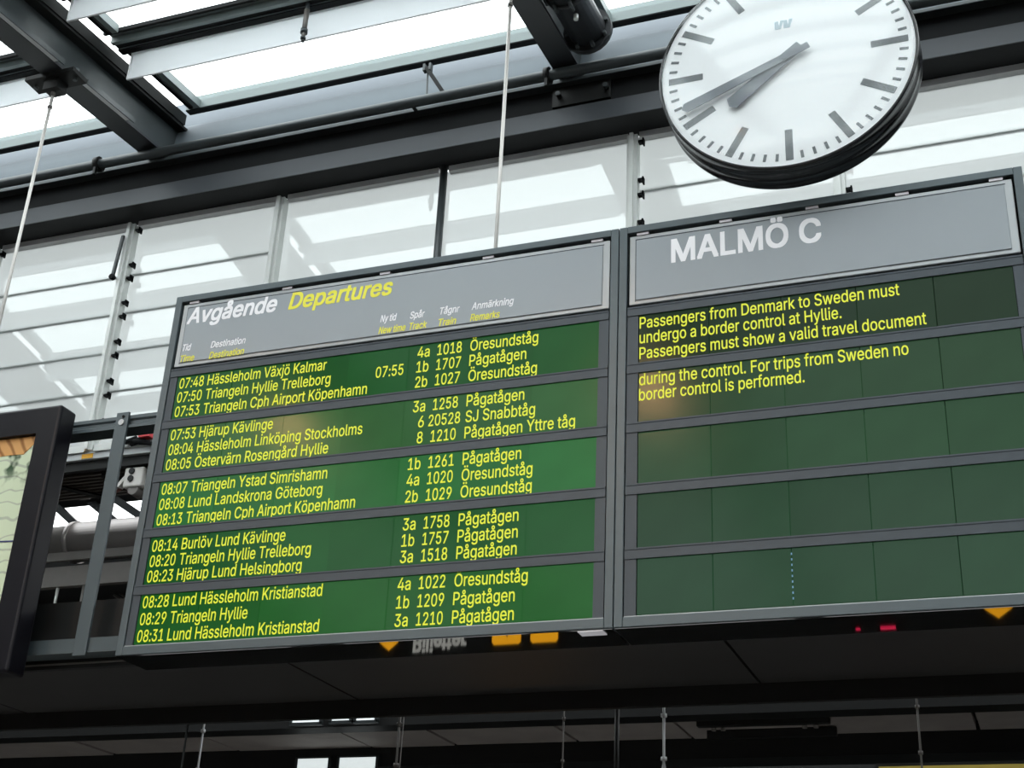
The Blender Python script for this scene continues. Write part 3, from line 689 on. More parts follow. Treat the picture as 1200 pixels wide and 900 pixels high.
PITCH_R = 0.53
bays = list(zip(RAFTERS[:-1], RAFTERS[1:]))
for bi, (xa, xb) in enumerate(bays):
    x0, x1 = xa + 0.10, xb - 0.05
    # eaves purlin beside the gutter
    bm = nb()
    roof_box(bm, x0, x1, 1.453, 1.494, 0.35, 0.44)
    obj('purlin', bm, purlin_m, ceiling)
    bm = nb()
    roof_box(bm, x0, x1, 1.455, 1.503, 0.343, 0.3495)
    obj('shadow_fill_strip', bm, black_m, ceiling)  # black strip paints the shadow on the purlin's underside
    bm = nb()
    roof_box(bm, x0, x1, 0.7385, 0.7785, 0.358, 0.372)
    rail_fill = obj('shadow_fill_strip', bm, black_m, ceiling)  # black filler added to darken the gap between the rails
    bm = nb()
    roof_box(bm, x0, x1, 0.780, 0.828, 0.343, 0.3495)
    under_shadow = obj('shadow_fill_strip', bm, black_m, ceiling)  # underside shadow of the rail, painted as a black strip
    bm = nb()
    roof_box(bm, x0, x1, 0.6585, 0.7105, 0.390, 0.402)
    grey_fill = obj('shadow_fill_strip', bm, purlin_m, ceiling)  # plain grey filler between bead and rail
    # pairs of rails across the bay, then the glass and the sash frames
    kmax = 14 if bi in (1, 2, 3, 4) else 6
    src = None
    for k in range(kmax):
        off = (0, -PITCH_R * k, -PITCH_R * k * SL)
        if k == 0:
            bm = nb()
            roof_box(bm, x0, x1, 0.779, 0.813, 0.35, 0.378)
            a = obj('rail', bm, purlin_m, ceiling)
            bm = nb()
            roof_box(bm, x0, x1, 0.711, 0.738, 0.35, 0.40)
            b2 = obj('rail', bm, purlin_m, ceiling)
            bm = nb()
            roof_box(bm, x0, x1, 0.640, 0.658, 0.36, 0.385)
            c = obj('glazing_bead', bm, black_m, ceiling)
            bm = nb()
            roof_box(bm, xa + 0.07, xb - 0.02, 0.30, 0.82, 0.405, 0.411)
            g = obj('glass_pane', bm, roof_glass, ceiling)
            bm = nb()
            roof_box(bm, xa + 0.165, xa + 0.20, 0.29, 0.64, 0.35, 0.40)
            s1 = obj('sash_bar', bm, purlin_m, ceiling)
            bm = nb()
            roof_box(bm, xa + 0.125, xa + 0.15, 0.29, 0.64, 0.35, 0.40)
            s2 = obj('sash_bar', bm, black_m, ceiling)
            src = (a, b2, c, g, s1, s2, rail_fill, under_shadow, grey_fill)
        else:
            for s in src:
                dup_child(s, ceiling, off)
    bm = nb()
    roof_box(bm, xa + 0.07, xb - 0.02, 0.82, 1.56, 0.405, 0.411)
    obj('glass_pane', bm, roof_glass, ceiling)
    for xo, w, mm in ((0.165, 0.035, purlin_m), (0.125, 0.025, black_m)):
        bm = nb()
        roof_box(bm, xa + xo, xa + xo + w, 0.82, 1.45, 0.35, 0.40)
        obj('sash_bar', bm, mm, ceiling)
    # opaque roofing further out towards the camera's side of the hall
    y_end = 0.30 - PITCH_R * (kmax - 1)
    bm = nb()
    roof_box(bm, xa + 0.07, xb - 0.02, YB, y_end, 0.405, 0.43)
    obj('roof_sheet', bm, roof_glass if bi in (1, 2, 3, 4) else wall_m, ceiling)

# ---- gutter fascia above the girder (rounded, pale blue grey)
prof = [(1.9, 6.85), (1.9, 6.25)]
for i in range(0, 13):
    t = math.pi * (i / 12.0)
    prof.append((1.66 - 0.14 * math.sin(t), 6.27 + (0.21 - 0.21 * math.cos(t)) + 0.0))
prof.append((1.60, 6.85))
bm = nb()
prism_x(bm, prof, -9.1, 7.4, smooth=False)
for f in bm.faces:
    if abs(f.normal.x) < 0.5:
        f.smooth = True
tag(obj('trim_1', bm, fascia_m), kind='structure')

# ---- glass wall: bays of louvred panes between mullions
MULL = (-5.46, -4.465, -3.475, -2.475, -1.481, -0.409, 0.618, 1.64, 2.66)
ZP = (4.56, 4.66, 4.908, 5.157, 5.408, 5.66, 5.985)
for i in range(len(MULL) - 1):
    xa, xb = MULL[i], MULL[i + 1]
    w = structure('window_%d' % (i + 1), (xa, YW, 4.52))
    bm = nb()
    if i == 4:
        tube(bm, (xa, 1.568, 4.5), (xa, 1.568, 6.0), 0.021, 16)
        obj('mullion', bm, steel_m, w, label='dark round mullion')
    else:
        box(bm, xa - 0.028, xa + 0.028, 1.535, 1.585, 4.52, 5.97)
        box(bm, xa - 0.010, xa + 0.010, 1.515, 1.535, 4.52, 5.97)
        obj('mullion', bm, alu_m, w)
    bm = nb()
    box(bm, xa + 0.03, xb - 0.03, 1.56, 1.609, 5.965, 6.0)
    obj('head_rail', bm, rail_m, w)
    bm = nb()
    box(bm, xa + 0.03, xb - 0.03, 1.545, 1.60, 4.515, 4.555)
    obj('bottom_rail', bm, alu_m, w)
    if i in (3, 4):                       # two fixed lights
        bm = nb()
        box(bm, xa + (0.012 if i == 3 else 0.0003), xb - (0.012 if i == 4 else 0.0003), 1.592, 1.598, 4.56, 5.985)
        obj('glass_pane', bm, wall_glass, w)
        continue
    for k in range(len(ZP) - 1):
        za, zb = ZP[k], ZP[k + 1]
        tl = 0.003 + 0.002 * ((k * 7 + i * 3) % 3)
        bm = nb()
        prism_x(bm, [(1.594 - tl, za - 0.012), (1.598 - tl, za - 0.012), (1.604, zb), (1.600, zb)], xa + 0.012, xb - 0.012)
        obj('glass_pane', bm, wall_glass, w)
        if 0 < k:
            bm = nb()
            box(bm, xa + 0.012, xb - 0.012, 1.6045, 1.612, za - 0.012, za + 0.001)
            obj('seam_shadow_strip', bm, seam_shadow_m, w)  # grey strip stands in for the shadow where panes overlap
        if k:
            bm = nb()
            box(bm, xa + 0.028, xa + 0.058, 1.545, 1.575, za + 0.03, za + 0.042)
            box(bm, xa + 0.050, xa + 0.058, 1.545, 1.575, za + 0.015, za + 0.05)
            obj('hinge_clip', bm, black_m, w)
            bm = nb()
            box(bm, xa + 0.028, xa + 0.058, 1.545, 1.575, zb - 0.06, zb - 0.048)
            box(bm, xa + 0.050, xa + 0.058, 1.545, 1.575, zb - 0.072, zb - 0.036)
            obj('hinge_clip', bm, black_m, w)
    if i == 2:
        bm = nb()
        bar(bm, (xa - 0.012, 1.50, 5.87), (xa - 0.032, 1.50, 5.60), 0.016, 0.016, (1, 0, 0))
        bm2 = nb()
        tube(bm2, (xa - 0.034, 1.488, 5.595), (xa - 0.034, 1.512, 5.595), 0.017, 12)
        a = obj('closer_arm', bm, steel_m, w)
        obj('closer_knob', bm2, black_m, a)
w = structure('window_9', (-6.45, YW, 4.52))
bm = nb()
box(bm, -9.1, -5.5, 1.592, 1.598, 4.52, 6.0)
obj('glass_pane', bm, wall_glass, w)
w = structure('window_10', (2.7, YW, 4.52))
bm = nb()
box(bm, 2.69, 7.4, 1.592, 1.598, 4.52, 6.0)
obj('glass_pane', bm, wall_glass, w)
bm = nb()
box(bm, -9.1, 7.4, 1.56, 1.70, 4.478, 4.512)
sill = tag(obj('trim_2', bm, sill_m), kind='structure')

# ---- the great girder across the top of the glass wall
g = thing('steel_girder', 'long dark steel girder across the hall above the glass wall, behind the clock', 'girder', (-1, 1.5, 6.0))
bm = nb()
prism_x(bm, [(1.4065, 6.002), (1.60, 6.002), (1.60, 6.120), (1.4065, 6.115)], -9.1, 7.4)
obj('bottom_box', bm, girder_shaded_m, g)
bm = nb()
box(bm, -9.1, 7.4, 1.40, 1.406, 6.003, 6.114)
obj('lit_front', bm, girder_lit_m, g)  # thin front sheet added to carry the painted-in band of light
bm = nb()
box(bm, -9.1, 7.4, 1.455, 1.60, 6.122, 6.282)
obj('web', bm, black_m, g)  # shadow of the recess put into the web's black
bm = nb()
box(bm, -9.1, 7.4, 1.40, 1.60, 6.282, 6.306)
obj('top_flange', bm, steel_m, g, bevel=0.004)
bm = nb()
box(bm, -0.82, -0.50, 1.435, 1.4545, 6.16, 6.28)
obj('gusset_plate', bm, verydark_m, g)
for xx in (-0.78, -0.52):
    bm = nb()
    tube(bm, (xx, 1.40, 6.22), (xx, 1.4345, 6.22), 0.014, 8)
    obj('bolt', bm, steel_m, g)

p = thing('round_conduit', 'thin dark round pipe running along the top of the steel girder', 'pipe', (-1, 1.3, 6.262))
bm = nb()
tube(bm, (-9.1, 1.3, 6.262), (7.4, 1.3, 6.262), 0.029, 16)
obj('pipe', bm, steel_m, p)
for xx in (-0.80, -3.6, 2.1):
    bm = nb()
    tube(bm, (xx - 0.014, 1.3, 6.262), (xx + 0.014, 1.3, 6.262), 0.046, 14)
    box(bm, xx - 0.008, xx + 0.008, 1.27, 1.29, 6.18, 6.25)
    obj('clamp', bm, verydark_m, p)
for xx in (-7.2, -5.1, -1.6, 0.6, 4.4):
    bm = nb()
    box(bm, xx - 0.01, xx + 0.01, 1.32, 1.399, 6.282, 6.29)
    obj('hanger_strap', bm, steel_m, p)

s = thing('stay_bracket', 'small dark folding stay bracket standing on the pipe above the girder', 'bracket', (-1.45, 1.3, 6.29))
bm = nb()
bar(bm, (-1.505, 1.30, 6.475), (-1.40, 1.33, 6.296), 0.03, 0.022, (0, 1, 0))
obj('arm', bm, verydark_m, s)
bm = nb()
bar(bm, (-1.500, 1.30, 6.46), (-1.492, 1.30, 6.292), 0.008, 0.008)
obj('strut', bm, steel_m, s)
bm = nb()
box(bm, -1.525, -1.512, 1.285, 1.315, 6.455, 6.50)
box(bm, -1.490, -1.478, 1.285, 1.315, 6.455, 6.50)
obj('fork', bm, steel_m, s)

# ---- rafters
RAF_LABEL = {
    -3.27: 'dark steel I-beam rafter at upper left with a rod clamp on its underside',
    -0.708: 'dark steel rafter left of the clock with a thick pipe along its side',
    -5.84: 'dark steel rafter beyond the left edge of the picture',
    -8.40: 'dark steel rafter at the far left wall of the hall',
    1.86: 'dark steel rafter over the right-hand end of the boards, right of the clock',
    4.43: 'second dark steel rafter to the right of the clock',
    7.0: 'dark steel rafter at the right-hand wall of the hall'}


def slope_prism(bm, x0, x1, h0, h1, ya=YB, yb=1.64):
    roof_box(bm, x0, x1, ya, yb, h0, h1)


for X in RAFTERS:
    r = thing('roof_rafter', RAF_LABEL[X], 'rafter', (X, 1.3, ZR), 'steel rafters under the glass roof')
    bm = nb()
    slope_prism(bm, X - 0.068, X + 0.068, 0, 0.016)
    obj('bottom_flange', bm, steel2_m, r)
    bm = nb()
    slope_prism(bm, X - 0.008, X + 0.008, 0.017, 0.255)
    obj('web', bm, steel_m, r)
    bm = nb()
    slope_prism(bm, X - 0.068, X + 0.068, 0.256, 0.272)
    obj('top_flange', bm, verydark_m, r)
    bm = nb()
    slope_prism(bm, X - 0.055, X + 0.078, 0.2725, 0.345, YB, 1.5)
    obj('packer', bm, verydark_m, r)

# strip lamps lying in the flange of the left rafter
for n, (ya, yb, lb) in enumerate(((-0.35, 0.37, 'pale strip light in the left rafter flange, nearer the picture corner'),
                                  (0.60, 0.99, 'pale strip light in the left rafter flange, between rod clamp and girder'))):
    l = thing('strip_light', lb, 'lamp', (-3.2, ya, zr(ya, 0.02)), 'strip lights in the rafter flange')
    bm = nb()
    roof_box(bm, -3.2005, -3.175, ya, yb, 0.002, 0.026)
    obj('housing', bm, sill_m, l)
    bm = nb()
    roof_box(bm, -3.1745, -3.168, ya + 0.005, yb + 0.04, 0.002, 0.034)
    obj('edge_rail', bm, steel_m, l)

# big pipe beside the second rafter
p = thing('rain_pipe', 'thick dark pipe with bolted collars beside the rafter left of the clock', 'pipe', (-0.52, 1.3, ZR))
AX = -0.545


def pz(y):
    return zr(y, 0.105)


bm = nb()
tube(bm, (AX, -2.5, pz(-2.5)), (AX, 1.19, pz(1.19)), 0.098, 24)
obj('pipe', bm, steel2_m, p)
for yy in (0.45, 0.80, 1.16):
    bm = nb()
    tube(bm, (AX, yy, pz(yy)), (AX, yy + 0.035, pz(yy + 0.035)), 0.107 if yy < 1.1 else 0.128, 24)
    c = obj('collar', bm, steel2_m, p)
    for a in range(8):
        an = a * math.pi / 4 + 0.3
        bm = nb()
        cx, cz = AX + 0.108 * math.cos(an), pz(yy) + 0.108 * math.sin(an)
        tube(bm, (cx, yy - 0.02, cz), (cx, yy + 0.05, cz), 0.011, 8)
        obj('bolt', bm, steel_m, c)
bm = nb()
tube(bm, (AX + 0.03, 0.9, pz(0.9) - 0.10), (AX + 0.03, 0.9, pz(0.9) - 0.13), 0.012, 10)
obj('bright_screw', bm, alu_m, p, label='bright screw head')

# ---- sunshade blades hanging under the roof glass
BL = {(2, 0): 'wide white sunshade blade at top left, right of the left rafter and nearest the girder',
      (2, 1): 'white sunshade blade cut by the top edge of the photo, next to the left rafter',
      (1, 0): 'white sunshade blade in the upper left corner, left of the left rafter',
      (3, 0): 'white sunshade blade over the clock, right of the thick pipe, nearest the girder'}
for bi, (xa, xb) in enumerate(bays):
    if bi not in (1, 2, 3, 4):
        continue
    for k in range(0, 8):
        lb = BL.get((bi, k), 'white sunshade blade under the glass roof, outside the picture')
        yy = 0.83 - PITCH_R * k
        zt = zr(yy, 0.345)
        s = thing('sunshade_blade', lb, 'sunshade', (xa + 0.16, yy, zt), 'white sunshade blades under the roof')
        hh = 0.185 if k == 0 else 0.15
        x0, x1 = xa + 0.16, xb - 0.17
        if bi == 3:
            x0 = xa + 0.38
        bm = nb()
        box(bm, x0 + 0.012, x1 - 0.012, yy - 0.0005, yy + 0.0005, zt - hh + 0.008, zt - 0.012)
        obj('fabric', bm, fabric_m, s)
        bm = nb()
        box(bm, x0, x0 + 0.012, yy - 0.006, yy + 0.006, zt - hh, zt)
        obj('end_rim', bm, hem_m, s)
        bm = nb()
        box(bm, x0 + 0.012, x1, yy - 0.006, yy + 0.006, zt - 0.012, zt)
        obj('top_rim', bm, hem_m, s)
        bm = nb()
        box(bm, x0 + 0.012, x1, yy - 0.005, yy + 0.005, zt - hh, zt - hh + 0.008)
        obj('bottom_rim', bm, hem_m, s)

# sprinkler-like nozzle under the rails
s = thing('hanging_nozzle', 'small grey nozzle hanging from the roof rails in front of a white blade', 'nozzle', (-1.965, 0.76, 6.60))
for (za, zb, ra, rb, nm, mm) in ((6.60, 6.55, 0.012, 0.012, 'stem', steel_m), (6.555, 6.42, 0.015, 0.013, 'body', tray_m),
                                 (6.425, 6.40, 0.019, 0.019, 'nut', steel_m), (6.40, 6.372, 0.012, 0.009, 'neck', tray_m),
                                 (6.374, 6.362, 0.014, 0.014, 'disc', steel_m), (6.36, 6.345, 0.006, 0.009, 'tip', steel_m)):
    bm = nb()
    tube(bm, (-1.965, 0.76, za), (-1.965, 0.76, zb), ra, 14, rb)
    obj(nm, bm, mm, s)

# ---- suspension rods
r1 = thing('suspension_rod', 'thin pale rod hanging from the clamp on the left rafter down behind the poster case', 'rod', (-3.285, 0.5, 4.05), 'suspension rods of the board frame')
bm = nb()
tube(bm, (-3.285, 0.5, 4.03), (-3.285, 0.5, 6.10), 0.0085, 10)
obj('rod', bm, cable_m, r1)
bm = nb()
tube(bm, (-3.285, 0.5, 6.10), (-3.285, 0.5, 6.17), 0.013, 10)
tube(bm, (-3.285, 0.5, 6.02), (-3.285, 0.5, 6.035), 0.013, 10)
obj('turnbuckle', bm, tray_m, r1)
bm = nb()
zc = zr(0.5)
box(bm, -3.44, -3.13, 0.44, 0.56, zc - 0.028, zc - 0.004)
obj('clamp_plate', bm, verydark_m, r1)
bm = nb()
box(bm, -3.325, -3.235, 0.46, 0.54, zc - 0.095, zc - 0.028)
obj('clamp_block', bm, verydark_m, r1)
for xx in (-3.41, -3.16):
    bm = nb()
    tube(bm, (xx, 0.5, zc - 0.045), (xx, 0.5, zc + 0.03), 0.012, 8)
    obj('clamp_bolt', bm, steel_m, r1)
r2o = thing('suspension_rod', 'thin pale rod crossing in front of the girder, ending behind the departure board', 'rod', (-0.698, 0.5, 4.05), 'suspension rods of the board frame')
bm = nb()
tube(bm, (-0.698, 0.5, 4.03), (-0.698, 0.5, zr(0.5) - 0.09), 0.0085, 10)
obj('rod', bm, cable_m, r2o)
bm = nb()
tube(bm, (-0.698, 0.5, 6.035), (-0.698, 0.5, 6.05), 0.013, 10)
tube(bm, (-0.698, 0.5, 6.10), (-0.698, 0.5, zr(0.5) - 0.02), 0.013, 10)
obj('turnbuckle', bm, tray_m, r2o)
bm = nb()
box(bm, -0.74, -0.655, 0.46, 0.54, zc - 0.05, zc - 0.003)
obj('clamp_block', bm, verydark_m, r2o)

# ================================================================== SUPPORT FRAME AND LEFT SIDE
f = thing('support_frame', 'dark grey steel rails and flat post linking the departure board to the poster case', 'frame', (-2.2, 0.15, 3.0))
bm = nb()
prism_x(bm, [(0.15, 3.905), (0.232, 3.905), (0.232, 3.96), (0.15, 3.96), (0.15, 3.945), (0.158, 3.938), (0.158, 3.926), (0.15, 3.919)], -3.5, -1.90)
obj('top_rail', bm, frame_m, f)
bm = nb()
box(bm, -3.0, -1.90, 0.15, 0.232, 2.965, 3.022)
obj('bottom_rail', bm, frame_m, f)
bm = nb()
box(bm, -2.197, -2.137, 0.138, 0.15, 2.95, 3.972)
obj('flat_post', bm, frame_m, f, bevel=0.002)
bm = nb()
tube(bm, (-2.165, 0.132, 3.925), (-2.165, 0.138, 3.925), 0.013, 14)
obj('washer', bm, sill_m, f, label='bright washer')
bm = nb()
tube(bm, (-2.160, 0.134, 3.951), (-2.160, 0.1379, 3.951), 0.006, 10)
obj('hole', bm, black_m, f)
for xx in (-3.285, -0.698):
    bm = nb()
    box(bm, xx - 0.03, xx + 0.03, 0.21, 0.53, 3.985, 4.03)
    box(bm, xx - 0.03, xx + 0.03, 0.21, 0.24, 3.9605, 3.985)
    obj('cross_arm', bm, frame_m, f)

# poster case
pc = thing('poster_case', 'black rounded display case holding a map poster at the left edge', 'display case', (-3.0, 0.05, 2.86))
PX0, PX1, PZ0, PZ1 = -3.60, -2.368, 2.862, 3.972
IX0, IX1, IZ0, IZ1 = -3.48, -2.47, 2.985, 3.852
bm = nb()
lay = {}
for nm, (a_, b_, c_, d_) in (('o', (PX0, PX1, PZ0, PZ1)), ('i', (IX0, IX1, IZ0, IZ1))):
    for y in (0.0, 0.102):
        lay[nm, y] = [bm.verts.new((a_, y, c_)), bm.verts.new((b_, y, c_)), bm.verts.new((b_, y, d_)), bm.verts.new((a_, y, d_))]
for i in range(4):
    j = (i + 1) % 4
    bm.faces.new((lay['o', 0.0][i], lay['o', 0.0][j], lay['i', 0.0][j], lay['i', 0.0][i]))
    bm.faces.new((lay['o', 0.102][j], lay['o', 0.102][i], lay['i', 0.102][i], lay['i', 0.102][j]))
    bm.faces.new((lay['o', 0.102][i], lay['o', 0.102][j], lay['o', 0.0][j], lay['o', 0.0][i]))
    bm.faces.new((lay['i', 0.0][i], lay['i', 0.0][j], lay['i', 0.102][j], lay['i', 0.102][i]))
ov = set(lay['o', 0.0] + lay['o', 0.102])
bmesh.ops.bevel(bm, geom=[e for e in bm.edges if e.verts[0] in ov and e.verts[1] in ov], offset=0.012, segments=3, affect='EDGES', profile=0.5)
obj('frame', bm, poster_black, pc)
bm = nb()
box(bm, IX0, IX1, 0.085, 0.1, IZ0, IZ1)
obj('back_panel', bm, poster_black, pc)
ps = tag(obj('map_poster', box(nb(), IX0 + 0.002, IX1 - 0.002, 0.022, 0.026, IZ0 + 0.002, IZ1 - 0.002), map_m, at=(IX1, 0.022, IZ0)),
         'pale green map poster with an orange drawing on top, inside the black case', 'poster')
bm = nb()
pts = [(IX0 + .002, 3.74), (-2.60, 3.775), (-2.53, 3.772), (-2.50, 3.80), (IX1 - .004, 3.828), (IX1 - .004, IZ1 - .002), (IX0 + .002, IZ1 - .002)]
plate(bm, pts, 0.0200, 0.0218)
obj('orange_drawing', bm, orange_p, ps, label='orange brown printed drawing')
bm = nb()
for k in range(12):
    xa = IX0 + 0.02 + k * 0.084
    za = 3.40 + 0.006 * math.sin(k * 0.9)
    zb = 3.40 + 0.006 * math.sin((k + 1) * 0.9)
    bar(bm, (xa, 0.0210, za), (xa + 0.084, 0.0210, zb), 0.006, 0.001, (0, 0, 1))
obj('blue_line', bm, mat('blue_print', (0.03, 0.04, 0.15), 0.4), ps, label='dark blue printed line')
bm = nb()
plate(bm, [(IX1 - 0.035, IZ0 + .003), (IX1 - .003, IZ0 + .003), (IX1 - .003, 3.22), (IX1 - 0.012, 3.20), (IX1 - 0.028, 3.08)], 0.0200, 0.0218)
obj('lime_border', bm, mat('lime_print', (0.42, 0.60, 0.06), 0.4), ps, label='lime green printed border')

# ================================================================== LCD BOARDS
BZ = 2.9
ROW_Z = [(0.943, 1.128), (0.717, 0.902), (0.491, 0.677), (0.266, 0.452), (0.041, 0.227)]   # glass bottom, top
BASE = [(1.072, 1.0105, 0.948), (0.848, 0.785, 0.722), (0.621, 0.559, 0.496), (0.392, 0.332, 0.272), (0.1735, 0.109, 0.045)]
CAPH = 0.0445


def board(name, label, xa, xb, tile_x, tile_mats):
    """xa..xb outer width; returns (root, rows)"""
    root = thing(name, label, 'display board', (xa, 0.1, BZ))
    z0, z1 = BZ, BZ + 1.5
    fw = 0.031
    for (nm, b) in (('frame_bar', (xa + 0.0015, xa + fw, 0, 0.10, z0, z1)), ('frame_bar', (xb - fw, xb - 0.0015, 0, 0.10, z0, z1)),
                    ('frame_bar', (xa + fw, xb - fw, 0, 0.10, z1 - 0.0285, z1)), ('frame_bar', (xa + fw, xb - fw, 0, 0.10, z0, z0 + 0.034))):
        bm = nb()
        box(bm, *b)
        obj(nm, bm, frame_m, root, bevel=0.0025)
    bm = nb()
    box(bm, xa + 0.004, xb - 0.004, 0.1005, 0.199, z0 + 0.004, z1 - 0.004)
    obj('housing', bm, steel2_m, root)
    bm = nb()
    box(bm, xa + 0.004, xb - 0.004, 0.006, 0.199, z0 - 0.003, z0 + 0.003)
    obj('bottom_cover', bm, under_m, root, label='glossy black underside')
    bm = nb()
    box(bm, xa + fw, xb - fw, 0.05, 0.1, z0 + 0.034, z1 - 0.0285)
    obj('backing', bm, black_m, root)
    rows = []
    ix0, ix1 = xa + fw + 0.0035, xb - fw - 0.0035
    for k, (g0, g1) in enumerate(ROW_Z):
        top = g1 + (0.037 if k else 0.034)
        bm = nb()
        # front bar above the glass, with a small lip along its top edge
        prism_x(bm, [(0.0015, BZ + g1), (0.046, BZ + g1), (0.046, BZ + top), (0.0, BZ + top), (0.0, BZ + top - 0.005), (0.0015, BZ + top - 0.008)], ix0, ix1)
        row = obj('display_row', bm, row_m, root, at=(ix0, 0.02, BZ + g0))
        for (sx0, sx1) in ((ix0, tile_x[0] - 0.001), (tile_x[-1] + 0.001, ix1)):
            bm = nb()
            box(bm, sx0, sx1, 0.005, 0.046, BZ + g0 - 0.003, BZ + g1)
            obj('side_strip', bm, row_m, row)
        if k == 4:
            bm = nb()
            box(bm, ix0, ix1, 0.004, 0.04, BZ + 0.0345, BZ + g0 - 0.004)
            obj('bottom_lip', bm, signrim_m, row)
        src = None
        w = tile_x[1] - tile_x[0]
        for j in range(len(tile_x) - 1):
            if src is None:
                bm = nb()
                box(bm, tile_x[0] + 0.0018, tile_x[1] - 0.0018, 0.0085, 0.045, BZ + g0, BZ + g1 - 0.001)
                src = obj('lcd_tile', bm, tile_mats[k], row, at=(tile_x[0], 0.0085, BZ + g0))
            else:
                dup_child(src, row, (tile_x[j] - tile_x[0], 0, 0))
        rows.append(row)
    # sign panel in the top compartment, standing clear of the frame
    px0, px1, pz0, pz1 = xa + fw + 0.006, xb - fw - 0.006, BZ + 1.176, BZ + 1.462
    bm = nb()
    box(bm, px0, px1, 0.010, 0.044, pz0, pz1)
    sign = obj('sign_panel', bm, signrim_m, root, bevel=0.003)
    bm = nb()
    box(bm, px0 + 0.026, px1 - 0.026, 0.005, 0.0098, pz0 + 0.016, pz1 - 0.022)
    obj('sign_face', bm, sign_m, sign, bevel=0.002)
    bm = nb()
    fx0, fx1, fz0, fz1 = px0 + 0.0225, px1 - 0.0225, pz0 + 0.0125, pz1 - 0.0185
    for b in ((fx0, fx1, 0.0085, 0.0099, fz1, fz1 + 0.003), (fx0, fx0 + 0.003, 0.0085, 0.0099, fz0, fz1),):
        box(bm, *b)
    obj('groove', bm, row_m, sign)
    n = 5
    for j in range(n):
        cx = px0 + 0.05 + (px1 - px0 - 0.10) * j / (n - 1)
        bm = nb()
        box(bm, cx - 0.022, cx + 0.022, 0.006, 0.03, pz1 - 0.001, pz1 + 0.010)
        obj('panel_clip', bm, clip_m, sign)
    return root, rows, sign


TL = [-1.828, -1.572, -1.318, -1.066, -0.818, -0.569, -0.319, -0.072]
left, lrows, lsign = board('departure_board', 'left display board headed Avgående Departures, showing train times in yellow on green', -1.8958, 0.0, TL, lcd_left)
TR = [0.075, 0.3255, 0.5755, 0.8255, 1.0755, 1.325]
right, rrows, rsign = board('information_board', 'right display board headed MALMÖ C with a border control notice, mostly blank green tiles', 0.0, 1.394, TR, lcd_right)
# small grey tag under the seam
bm = nb()
box(bm, -0.121, -0.036, 0.006, 0.056, BZ - 0.0065, BZ - 0.0035)
obj('grey_tag', bm, tag_m, left, label='small pale grey plate under the board')

Y_T = 0.0075      # LCD lettering just proud of the glass
W_T = 0.005
TRAINS = [
    [('07:48', 'Hässleholm Växjö Kalmar', -1.159, '4a', '1018', 'Öresundståg', -0.301),
     ('07:50', 'Triangeln Hyllie Trelleborg', -1.135, '1b', '1707', 'Pågatågen', -0.344),
     ('07:53', 'Triangeln Cph Airport Köpenhamn', -0.975, '2b', '1027', 'Öresundståg', -0.301)],
    [('07:53', 'Hjärup Kävlinge', -1.361, '3a', '1258', 'Pågatågen', -0.344),
     ('08:04', 'Hässleholm Linköping Stockholms', -0.977, '6', '20528', 'SJ Snabbtåg', -0.301),
     ('08:05', 'Östervärn Rosengård Hyllie', -1.111, '8', '1210', 'Pågatågen Yttre tåg', -0.151)],
    [('08:07', 'Triangeln Ystad Simrishamn', -1.103, '1b', '1261', 'Pågatågen', -0.345),
     ('08:08', 'Lund Landskrona Göteborg', -1.116, '4a', '1020', 'Öresundståg', -0.301),
     ('08:13', 'Triangeln Cph Airport Köpenhamn', -0.976, '2b', '1029', 'Öresundståg', -0.301)],
    [('08:14', 'Burlöv Lund Kävlinge', -1.246, '3a', '1758', 'Pågatågen', -0.344),
     ('08:20', 'Triangeln Hyllie Trelleborg', -1.135, '1b', '1757', 'Pågatågen', -0.344),
     ('08:23', 'Hjärup Lund Helsingborg', -1.165, '3a', '1518', 'Pågatågen', -0.345)],
    [('08:28', 'Lund Hässleholm Kristianstad', -1.070, '4a', '1022', 'Öresundståg', -0.301),
     ('08:29', 'Triangeln Hyllie', -1.362, '1b', '1209', 'Pågatågen', -0.344),
     ('08:31', 'Lund Hässleholm Kristianstad', -1.068, '3a', '1210', 'Pågatågen', -0.344)]]
for k, three in enumerate(TRAINS):
    for n, (tm, dest, xe, trk, num, rem, re_) in enumerate(three):
        zb = BZ + BASE[k][n] + 0.003
        row = lrows[k]

        def put(body, a, b):
            lettering('text_line', body, a, b, zb, CAPH, Y_T, lcd_text, row, 0, W_T)
        put(tm, -1.815, -1.703)
        put(dest, -1.685, xe)
        put(trk, -0.778 if len(trk) == 2 else -0.752, -0.729)
        put(num, -0.698 if len(num) == 4 else -0.711, -0.600 if len(num) == 4 else -0.587)
        put(rem, -0.566, re_)
lettering('text_line', '07:55', -0.945, -0.831, BZ + 1.0125, CAPH, Y_T, lcd_text, lrows[0], 0, W_T)

for row, body, xe, z in ((0, 'Passengers from Denmark to Sweden must', 0.967, 1.073), (0, 'undergo a border control at Hyllie.', 0.775, 1.014),
                         (0, 'Passengers must show a valid travel document', 1.044, 0.953),
                         (1, 'during the control. For trips from Sweden no', 0.980, 0.851), (1, 'border control is performed.', 0.643, 0.793)):
    lettering('text_line', body, 0.078, xe, BZ + z + 0.003, CAPH, Y_T, lcd_text, rrows[row], 0, W_T)
# dotted faulty column in the bottom row of the right board
bm = nb()
for j in range(9):
    z = BZ + 0.06 + j * 0.018
    box(bm, 0.574, 0.578, 0.0072, 0.0082, z, z + 0.007)
obj('faulty_dots', bm, mat('blue_dots', (0.1, 0.2, 0.3), 0.5, emit=(0.05, 0.12, 0.2), estr=1), rrows[4], label='dotted pale blue line at a tile joint')
# a lit character half seen at the board's right edge
lettering('text_line', 's', 1.304, 1.324, BZ + 0.135, 0.05, Y_T, lcd_text, rrows[4], 0, W_T)

